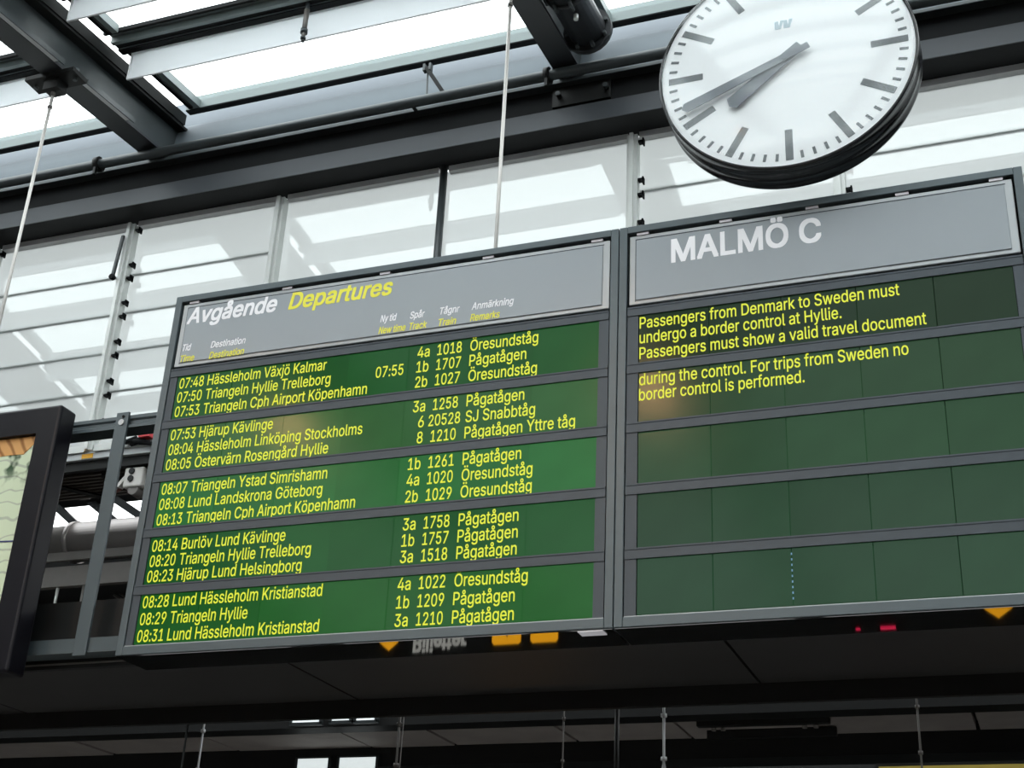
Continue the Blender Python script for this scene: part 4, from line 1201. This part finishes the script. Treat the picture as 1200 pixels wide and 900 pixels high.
YS = 0.0042
lettering('heading', 'Avgående', -1.829, -1.413, BZ + 1.367, 0.070, YS, white_print, lsign, 0.2, 0.018, label='white heading Avgående')
lettering('heading', 'Departures', -1.360, -0.907, BZ + 1.366, 0.070, YS, yellow_print, lsign, 0.2, 0.018, label='yellow heading Departures')
lettering('heading', 'MALMÖ C', 0.193, 0.725, BZ + 1.326, 0.092, YS, white_print, rsign, 0.0, 0.018, label='white heading MALMÖ C')
for body, a, b, z, mm in (('Tid', -1.827, -1.787, 1.243, white_print), ('Time', -1.829, -1.764, 1.193, yellow_print),
                          ('Destination', -1.695, -1.535, 1.239, white_print), ('Destination', -1.695, -1.535, 1.191, yellow_print),
                          ('Ny tid', -0.946, -0.878, 1.248, white_print), ('New time', -0.949, -0.836, 1.197, yellow_print),
                          ('Spår', -0.822, -0.761, 1.245, white_print), ('Track', -0.821, -0.748, 1.197, yellow_print),
                          ('Tågnr', -0.699, -0.618, 1.245, white_print), ('Train', -0.701, -0.629, 1.196, yellow_print),
                          ('Anmärkning', -0.570, -0.402, 1.246, white_print), ('Remarks', -0.573, -0.455, 1.198, yellow_print)):
    lettering('column_title', body, a, b, BZ + z, 0.029, YS, mm, lsign, 0.2, 0.012)

# ================================================================== CLOCK
CX, CY, CZ, CR = 0.6525, -0.15, 4.900, 0.4625
ck = thing('station_clock', 'large round white station clock in a black drum, hanging above the right board', 'clock', (CX, CY + 0.06, CZ))
bm = nb()
D = 0.125
ring_y(bm, (CX, CY, CZ), [(0.452, 0.012), (0.452, -0.004), (0.4565, -0.007), (CR, 0.0), (CR, 0.010), (CR - 0.0035, 0.016), (CR - 0.0035, 0.056),
                          (CR, 0.060), (CR - 0.007, 0.0625), (CR, 0.065), (CR - 0.0035, 0.069), (CR - 0.0035, D - 0.016), (CR, D - 0.010), (CR, D), (0.4565, D + 0.007),
                          (0.452, D + 0.004), (0.452, D - 0.012)], 128)
obj('case', bm, case_m, ck)
for (yy, nm) in ((0.008, 'dial'), (D - 0.008, 'dial')):
    bm = nb()
    ring_y(bm, (CX, CY, CZ), [(0, yy - 0.003), (0.4515, yy - 0.003), (0.4515, yy + 0.003), (0, yy + 0.003)], 96, smooth=False)
    dial = obj(nm, bm, dial_m, ck)
    if yy < 0.05:
        front = dial
YD = CY + 0.0042
src = None
for j in range(60):
    an = math.radians(90 - 6 * j)
    hour = j % 5 == 0
    ra, rb, wd = (0.300, 0.427, 0.0265) if hour else (0.397, 0.427, 0.0105)
    d = Vector((math.cos(an), 0, math.sin(an)))
    n = Vector((-math.sin(an), 0, math.cos(an)))
    c = Vector((CX, YD, CZ))
    bm = nb()
    pts = [c + d * ra + n * wd / 2, c + d * rb + n * wd / 2, c + d * rb - n * wd / 2, c + d * ra - n * wd / 2]
    plate(bm, [(q.x, q.z) for q in pts], YD - 0.0008, YD + 0.0006)
    obj('hour_mark' if hour else 'minute_mark', bm, mark_m, front)


def hand(name, deg, r_tip, r_tail, w_tip, w_tail, y, skew):
    an = math.radians(90 - deg)
    d = Vector((math.cos(an), 0, math.sin(an)))
    n = Vector((-math.sin(an), 0, math.cos(an)))
    c = Vector((CX, y, CZ))
    P = [c + d * (r_tip - skew) + n * w_tip / 2, c + d * r_tip, c + d * (r_tip - skew) - n * w_tip / 2, c - d * r_tail - n * w_tail / 2, c - d * r_tail + n * w_tail / 2]
    bm = nb()
    plate(bm, [(q.x, q.z) for q in P], y, y + 0.003)
    return obj(name, bm, hand_m, ck)


hand('hour_hand', 231.0, 0.262, 0.075, 0.056, 0.040, CY - 0.012, 0.014)
hand('minute_hand', 248.0, 0.402, 0.095, 0.040, 0.026, CY - 0.019, 0.014)
bm = nb()
tube(bm, (CX, CY - 0.022, CZ), (CX, CY + 0.004, CZ), 0.010, 16)
obj('hand_hub', bm, hand_m, ck)
# maker's mark: two slanted blocks reading W
bm = nb()
z0, z1 = CZ + 0.148, CZ + 0.183
for dx in (-0.032, 0.000):
    plate(bm, [(CX + dx, z0), (CX + dx + 0.022, z0), (CX + dx + 0.033, z1 + 0.002), (CX + dx + 0.021, z1 + 0.001), (CX + dx + 0.016, z0 + 0.012), (CX + dx + 0.013, z1), (CX + dx, z1 - 0.001)], YD - 0.0008, YD + 0.0006)
obj('emblem', bm, logo_m, front, label='pale blue slanted W emblem')
bm = nb()
ring_y(bm, (CX, CY, CZ), [(0, -0.0238), (0.440, -0.0238), (0.448, -0.018), (0.4505, -0.0072)], 96)
obj('cover_glass', bm, clock_glass, ck)
bm = nb()
tube(bm, (CX, CY + D / 2, CZ + CR - 0.005), (CX, CY + D / 2, zr(0) + 0.0), 0.022, 16)
obj('hanger_pole', bm, steel_m, ck)
bm = nb()
box(bm, CX - 0.07, CX + 0.07, CY + D / 2 - 0.05, CY + D / 2 + 0.05, CZ + CR - 0.012, CZ + CR + 0.03)
obj('hanger_foot', bm, case_m, ck, bevel=0.004)
bm = nb()
zz = zr(CY + D / 2)
box(bm, RAFTERS[3] + 0.07, RAFTERS[4] - 0.07, CY + D / 2 - 0.03, CY + D / 2 + 0.03, zz + 0.001, zz + 0.06)
tag(obj('clock_beam', bm, steel_m, at=(0.6, CY + D / 2, zz)), 'dark crossbeam between two rafters that carries the clock, above the photo', 'beam')

# ================================================================== BELOW AND BEHIND THE BOARDS
cp_ = structure('trim_3', (0, 1, 3.05))
for j in range(9):
    x0 = -8.8 + j * 1.8
    bm = nb()
    box(bm, x0 + 0.006, x0 + 1.794, 0.26, 1.375, 3.05, 3.07)
    obj('soffit_panel', bm, dark_m, cp_)
bm = nb()
box(bm, -9.0, 7.3, 1.38, 1.41, 2.974, 3.30)
obj('downstand_beam', bm, verydark_m, cp_)
bm = nb()
box(bm, -9.0, 7.3, 0.26, 1.38, 3.071, 3.20)
obj('canopy_top', bm, verydark_m, cp_)
bm = nb()
box(bm, -9.0, 7.3, 0.235, 0.259, 2.93, 3.20)
obj('canopy_edge', bm, verydark_m, cp_)
bm = nb()
box(bm, -9.0, 7.3, 0.229, 0.2345, 2.945, 2.951)
obj('canopy_bead', bm, tray_m, cp_)

# far ceiling seen beneath the canopy
fc = structure('trim_4', (0, 4.5, 3.6))
bm = nb()
box(bm, -9.0, 7.3, 4.20, 4.38, 3.585, 3.80)
obj('header_beam', bm, verydark_m, fc)
edges = [-9.0, -6.6, -5.5, -4.4, -3.3, -2.65, -1.75, -0.95, -0.10, 0.85, 1.75, 2.7, 3.8, 5.4, 7.3]
for a, b in zip(edges[:-1], edges[1:]):
    bm = nb()
    dz = 0.004 * ((int(a * 10)) % 3)
    box(bm, a + 0.012, b - 0.012, 4.385, 4.95, 3.60 + dz, 3.66)
    obj('concrete_slab', bm, concrete_m, fc)
bm = nb()
box(bm, -9.0, 7.3, 4.955, 5.25, 3.47, 3.75)
obj('back_beam', bm, verydark_m, fc)
bm = nb()
box(bm, -9.0, 7.3, 4.385, 4.95, 3.665, 3.75)
obj('slab_topping', bm, verydark_m, fc)

k = thing('ceiling_track', 'dark ceiling track with bolts fixed under the slabs right of the bright rod', 'track', (-0.2, 4.6, 3.58))
bm = nb()
box(bm, -0.80, 0.02, 4.42, 4.48, 3.565, 3.60)
box(bm, -0.80, 0.02, 4.70, 4.74, 3.545, 3.60)
obj('rail', bm, verydark_m, k)
for xx in (-0.72, -0.66, -0.15, -0.08):
    bm = nb()
    tube(bm, (xx, 4.55, 3.56), (xx, 4.55, 3.60), 0.016, 8)
    obj('bolt', bm, tray_m, k)

for lb, x0, x1, z0, z1, yy in (('short bright window strip just under the canopy, leftmost of three', -3.521, -3.315, 3.612, 3.658, 4.17),
                               ('dim bright window strip under the canopy, middle of three', -3.222, -3.09, 3.616, 3.656, 4.17),
                               ('brightest small window strip under the canopy, rightmost of three', -3.04, -2.903, 3.612, 3.660, 4.17),
                               ('pale lit window cut by the bottom edge, left one of the pair', -3.88, -3.63, 3.26, 3.53, 4.96),
                               ('pale lit window cut by the bottom edge, right one of the pair', -3.54, -3.25, 3.26, 3.53, 4.96)):
    wv = thing('far_window', lb, 'window', (x0, yy, z0), 'small bright windows far below the canopy')
    yb = yy if yy < 4.5 else 4.94
    bm = nb()
    box(bm, x0, x1, yy - 0.012 if yy < 4.5 else 4.925, yy if yy < 4.5 else 4.937, z0, z1)
    obj('pane', bm, litwin_m, wv)
    bm = nb()
    yf = (yy if yy < 4.5 else 4.937)
    for b in ((x0 - 0.02, x0, z0 - 0.01, z1 + 0.01), (x1, x1 + 0.02, z0 - 0.01, z1 + 0.01), (x0 - .02, x1 + .02, z0 - 0.02, z0), (x0 - .02, x1 + .02, z1, z1 + 0.012)):
        box(bm, b[0], b[1], yf - 0.02, yf + 0.012, b[2], b[3])
    obj('frame', bm, steel_m, wv)
# a dim ticket hall sign facing the hall below, mirrored in the boards' glossy underside
tb = thing('ochre_panel', 'narrow ochre yellow panel just showing at the bottom right edge', 'panel', (0.7, 4.3, 3.1))
bm = nb()
box(bm, 0.31, 1.9, 4.28, 4.30, 3.02, 3.268)
obj('face', bm, yellowpanel_m, tb)
bm = nb()
box(bm, 0.29, 1.92, 4.301, 4.33, 3.0, 3.29)
obj('back', bm, verydark_m, tb)
bm = nb()
box(bm, 1.4, 1.41, 4.305, 4.315, 3.29, 3.585)
obj('bracket', bm, verydark_m, tb)

hs = thing('ticket_sign', 'dark hanging sign with amber arrows and the word Biljetter, mirrored under the left board', 'sign', (-1.2, 2.52, 2.0))
bm = nb()
box(bm, -3.35, 1.8, 2.512, 2.56, 1.93, 2.24)
obj('panel', bm, verydark_m, hs)


def flat(name, pts, m, label=None):
    bm = nb()
    plate(bm, pts, 2.505, 2.5115)
    return obj(name, bm, m, hs, label=label)


flat('arrow', [(-2.09, 2.150), (-1.975, 2.150), (-2.03, 2.197)], amber_m, 'amber arrow')
flat('arrow', [(1.04, 2.150), (1.17, 2.150), (1.102, 2.198)], amber_m, 'amber arrow')
lettering('heading', 'Biljetter', -1.885, -1.575, 2.115, 0.100, 2.5045, signwhite_m, hs, 0, 0.02)
for xa, xb in ((-1.43, -1.27), (-1.215, -1.065)):
    flat('pictogram', [(xa, 2.10), (xb, 2.10), (xb, 2.185), (xb - 0.012, 2.198), (xa + 0.012, 2.198), (xa, 2.185)], amber_m, 'amber pictogram')
bm = nb()
plate(bm, [(-1.37, 2.09), (-1.33, 2.09), (-1.345, 2.165)], 2.500, 2.5045)
obj('pictogram_figure', bm, verydark_m, hs)
for xx in (-3.25, 1.72):
    bm = nb()
    tube(bm, (xx, 2.536, 2.24), (xx, 2.536, 3.30), 0.006, 8)
    obj('hanger', bm, verydark_m, hs)
bm = nb()
box(bm, 0.565, 0.635, 2.49, 2.51, 2.214, 2.225)
box(bm, 0.45, 0.47, 2.49, 2.51, 2.216, 2.222)
obj('indicator', bm, red_m, hs, label='red lamps')
bm = nb()
box(bm, -9.0, 7.3, 2.44, 2.63, 3.30, 3.36)
obj('hanger_beam', bm, verydark_m, hs)

for lb, x, r_, mm in (('thin pale rod with a light glint hanging below the canopy at lower left', -3.45, 0.006, sill_m),
                      ('pair of thin dark steel wires hanging below the canopy, left of centre', -2.165, 0.007, tray_m),
                      ('thin wire with small ball fittings hanging below the boards, right of centre', -1.187, 0.004, tray_m),
                      ('broad black post hanging below the seam between the two boards', -0.887, 0.013, verydark_m),
                      ('bright thin rod with a forked lower end below the information board', -0.631, 0.007, sill_m),
                      ('thin wire with ball fittings hanging at the lower right', 0.662, 0.005, tray_m)):
    h = thing('hanging_rod', lb, 'rod', (x, 3.0, 2.8), 'rods and wires under the canopy')
    bm = nb()
    tube(bm, (x, 3.0, 2.7), (x, 3.0, 3.5), r_, 10)
    obj('rod', bm, mm, h)
    if r_ != 0.013:
        for zf in (3.30, 3.075):
            bm = nb()
            tube(bm, (x, 3.0, zf), (x, 3.0, zf + 0.019), r_ * 2.3, 10)
            obj('fitting', bm, mm, h)
    if x == -0.631:
        bm = nb()
        bar(bm, (x, 3.0, 3.075), (x - 0.02, 3.0, 2.98), 0.006, 0.006)
        bar(bm, (x, 3.0, 3.075), (x + 0.02, 3.0, 2.98), 0.006, 0.006)
        obj('fork', bm, mm, h)
    if x == -2.165:
        bm = nb()
        tube(bm, (x + 0.022, 3.0, 2.7), (x + 0.022, 3.0, 3.5), 0.004, 8)
        obj('second_wire', bm, mm, h)
bm = nb()
box(bm, -9.0, 7.3, 2.95, 3.05, 3.50, 3.56)
tag(obj('wire_beam', bm, verydark_m, at=(0, 3, 3.5)), 'black beam hidden behind the canopy from which the lower rods hang', 'beam')

# ---- services seen through the gap at the left
d = thing('service_deck', 'dark ribbed deck under the sill of the glass wall, left of the departure board', 'deck', (-5, 1.8, 4.47))
bm = nb()
box(bm, -9.0, -1.0, 1.62, 2.0, 4.452, 4.476)
obj('deck_plate', bm, deck_m, d)
for j in range(8):
    yy = 1.66 + j * 0.042
    bm = nb()
    box(bm, -9.0, -1.0, yy, yy + 0.018, 4.428, 4.4515)
    obj('rib', bm, deck_m, d)
bm = nb()
box(bm, -9.0, -1.0, 1.585, 1.619, 4.425, 4.476)
obj('edge_angle', bm, verydark_m, d)
for xx in (-4.4, -3.62, -3.2):
    bm = nb()
    bar(bm, (xx - 0.25, 1.66, 4.418), (xx, 1.98, 4.418), 0.02, 0.018)
    obj('cross_brace', bm, verydark_m, d)
tag(obj('warning_sticker', box(nb(), -3.522, -3.45, 1.556, 1.5595, 4.482, 4.508), orange_m, at=(-3.486, 1.556, 4.482)),
    'small orange sticker on the pale sill above the ribbed deck', 'sticker')
tag(obj('cable_bundle', (lambda b: ([tube(b, (-3.26 + 0.03 * i, 1.52 + 0.012 * (i % 3), 4.525 + 0.01 * (i % 2)), (-3.16 + 0.028 * i, 1.53, 4.56 - 0.012 * i), 0.011, 8) for i in range(5)], b)[1])(nb()), black_m, at=(-3.2, 1.53, 4.513)),
    'tangle of black cables lying on the sill beside the departure board', 'cables')
tag(obj('red_connector', box(nb(), -3.13, -3.06, 1.50, 1.55, 4.545, 4.57), mat('red_plastic', (0.55, 0.03, 0.04), 0.4), at=(-3.1, 1.52, 4.545)),
    'small red connector among the cables beside the departure board', 'connector')

p = thing('service_pipe', 'horizontal grey pipe under the ribbed deck, left of the departure board', 'pipe', (-4, 2.0, 4.48))
bm = nb()
tube(bm, (-9.0, 2.06, 4.50), (-1.0, 2.06, 4.50), 0.026, 14)
obj('pipe', bm, tray_m, p)
bm = nb()
tube(bm, (-3.90, 2.06, 4.50), (-3.84, 2.06, 4.50), 0.034, 14)
obj('coupling', bm, tray_m, p)

s = thing('flood_lamp', 'small pale twin-eyed lamp box fixed under the ribbed deck beside the board', 'lamp', (-3.19, 1.65, 4.30))
bm = nb()
box(bm, -3.255, -3.135, 1.60, 1.70, 4.305, 4.42)
obj('housing', bm, lampwhite_m, s, bevel=0.010)
for zz in (4.395, 4.352):
    bm = nb()
    tube(bm, (-3.205, 1.592, zz), (-3.205, 1.599, zz), 0.018, 16)
    obj('lens', bm, verydark_m, s)
bm = nb()
tube(bm, (-3.19, 1.61, 4.295), (-3.19, 1.68, 4.295), 0.032, 16)
obj('sensor', bm, tray_m, s)
bm = nb()
bar(bm, (-3.31, 1.65, 4.33), (-3.26, 1.65, 4.39), 0.04, 0.02, (0, 1, 0))
obj('bracket', bm, lampwhite_m, s)
bm = nb()
bar(bm, (-3.30, 1.65, 4.32), (-3.38, 1.66, 4.29), 0.016, 0.016)
obj('cable', bm, mat('brown_cable', (0.12, 0.05, 0.04), 0.5), s)

d = thing('ventilation_duct', 'thick round galvanised duct behind the gap left of the departure board', 'duct', (-3.5, 2.25, 4.25))
bm = nb()
tube(bm, (-4.02, 2.25, 4.277), (-1.5, 2.25, 4.277), 0.118, 40)
obj('duct', bm, duct_m, d)
bm = nb()
tube(bm, (-4.03, 2.25, 4.277), (-4.0, 2.25, 4.277), 0.126, 40)
obj('flange', bm, duct_m, d)
bm = nb()
tube(bm, (-9.0, 2.25, 4.277), (-4.03, 2.25, 4.277), 0.105, 40)
obj('dark_duct', bm, tray_m, d, label='darker length of duct')

b_ = thing('cable_tray', 'long grey tray below the round duct, left of the departure board', 'cable tray', (-4, 2.15, 3.95))
bm = nb()
box(bm, -9.0, -1.2, 2.10, 2.14, 3.955, 4.075)
obj('side', bm, tray_m, b_)
bm = nb()
box(bm, -9.0, -1.2, 2.08, 2.10, 4.105, 4.155)
obj('upper_lip', bm, tray_m, b_)
bm = nb()
box(bm, -9.0, -1.2, 2.141, 2.40, 3.955, 3.97)
obj('bottom', bm, verydark_m, b_)

DG = [((-4.45, 2.45, 4.66), (-3.98, 2.45, 4.30)), ((-4.20, 2.52, 4.66), (-3.75, 2.52, 4.34)), ((-3.95, 2.45, 4.62), (-3.4, 2.45, 4.28)),
      ((-4.40, 2.60, 4.03), (-3.55, 2.60, 4.05)), ((-4.30, 2.46, 3.65), (-3.70, 2.46, 4.02)), ((-3.95, 2.52, 4.05), (-4.10, 2.52, 3.4)),
      ((-3.75, 2.58, 4.0), (-3.35, 2.58, 3.70)), ((-4.5, 2.65, 3.78), (-3.3, 2.65, 3.72))]
bm = nb()
box(bm, -9.0, 7.3, 2.40, 2.56, 4.645, 4.72)
tag(obj('trim_6', bm, verydark_m), kind='structure')
DL = ['upper left slanting dark brace above the duct', 'second slanting dark brace above the duct', 'slanting dark brace above the duct close to the board',
      'level dark bar just below the tray', 'dark brace rising to the right below the tray', 'steep dark post below the tray',
      'dark brace falling to the right below the tray beside the board', 'low level dark bar in the gap left of the board']
for (a, b), lb in zip(DG, DL):
    bm = nb()
    bar(bm, a, b, 0.045, 0.045, (0, 1, 0))
    tag(obj('steel_brace', bm, steel2_m, at=a), lb, 'brace', 'dark braces behind the gap left of the board')
CLU = [((-3.98, 2.12, 3.83), 0.03, alu_m, 'small bright metal end plate low in the gap beside the poster case'),
       ((-3.80, 2.12, 3.80), 0.05, tray_m, 'grey valve body low in the gap left of the flat post'),
       ((-3.45, 2.12, 3.84), 0.04, duct_m, 'grey fitting low in the gap right of the flat post')]
for (x, y, z), s_, mm, lb in CLU:
    q = thing('pipe_fitting', lb, 'fitting', (x, y, z), 'fittings behind the gap left of the board')
    bm = nb()
    tube(bm, (x - s_, y, z), (x + s_, y, z + 0.01), 0.018, 12)
    obj('body', bm, mm, q)
    bm = nb()
    tube(bm, (x, y, z - 0.03), (x, y, 3.9545), 0.009, 10)
    obj('stem', bm, mm, q)
for (a, b, lb) in (((-3.72, 2.3, 3.98), (-3.40, 2.3, 3.80), 'upper thin grey tube slanting beside the board in the lower gap'),
                   ((-3.72, 2.3, 3.95), (-3.42, 2.3, 3.775), 'lower thin grey tube slanting beside the board in the lower gap'),
                   ((-4.05, 2.50, 3.70), (-3.3, 2.50, 3.71), 'level thin pale tube in the lower gap beside the board')):
    bm = nb()
    tube(bm, a, b, 0.008, 8)
    tag(obj('thin_tube', bm, duct_m, at=a), lb, 'tube', 'thin tubes in the gap')
bm = nb()
box(bm, -9.0, 7.3, 2.72, 2.76, 3.30, 4.36)
tag(obj('trim_5', bm, verydark_m), kind='structure')

# ---- warm lamps hung in the hall behind the camera (their glare shows on two display rows)
for (x, y, z), lb in (((-3.350, -3.358, 5.514), 'round warm lamp hanging in the hall behind the camera, left one'),
                      ((-0.832, -3.428, 5.507), 'round warm lamp hanging in the hall behind the camera, right one')):
    zt = zr(y)
    l = thing('pendant_lamp', lb, 'lamp', (x, y, z), 'warm pendant lamps behind the camera')
    bm = nb()
    bmesh.ops.create_uvsphere(bm, u_segments=16, v_segments=10, radius=0.07, matrix=Matrix.Translation((x, y, z)))
    obj('globe', bm, warm_m, l)
    bm = nb()
    segs = 32
    prof = [(0.012, 0.115), (0.12, 0.10), (0.160, 0.05), (0.160, -0.105), (0.157, -0.105), (0.157, 0.05), (0.118, 0.096), (0.012, 0.111)]
    rg = [[bm.verts.new((x + r_ * math.cos(2 * math.pi * i / segs), y + r_ * math.sin(2 * math.pi * i / segs), z + h_)) for i in range(segs)] for r_, h_ in prof]
    for ka in range(len(rg)):
        ra, rb = rg[ka], rg[(ka + 1) % len(rg)]
        for i in range(segs):
            bm.faces.new((ra[i], ra[(i + 1) % segs], rb[(i + 1) % segs], rb[i]))
    obj('glare_screen', bm, steel_m, l)  # unseen skirt added to block the lamp's reflection in the clock glass
    bm = nb()
    tube(bm, (x, y, z + 0.065), (x, y, zt + 0.40), 0.01, 8)
    obj('stem', bm, steel_m, l)
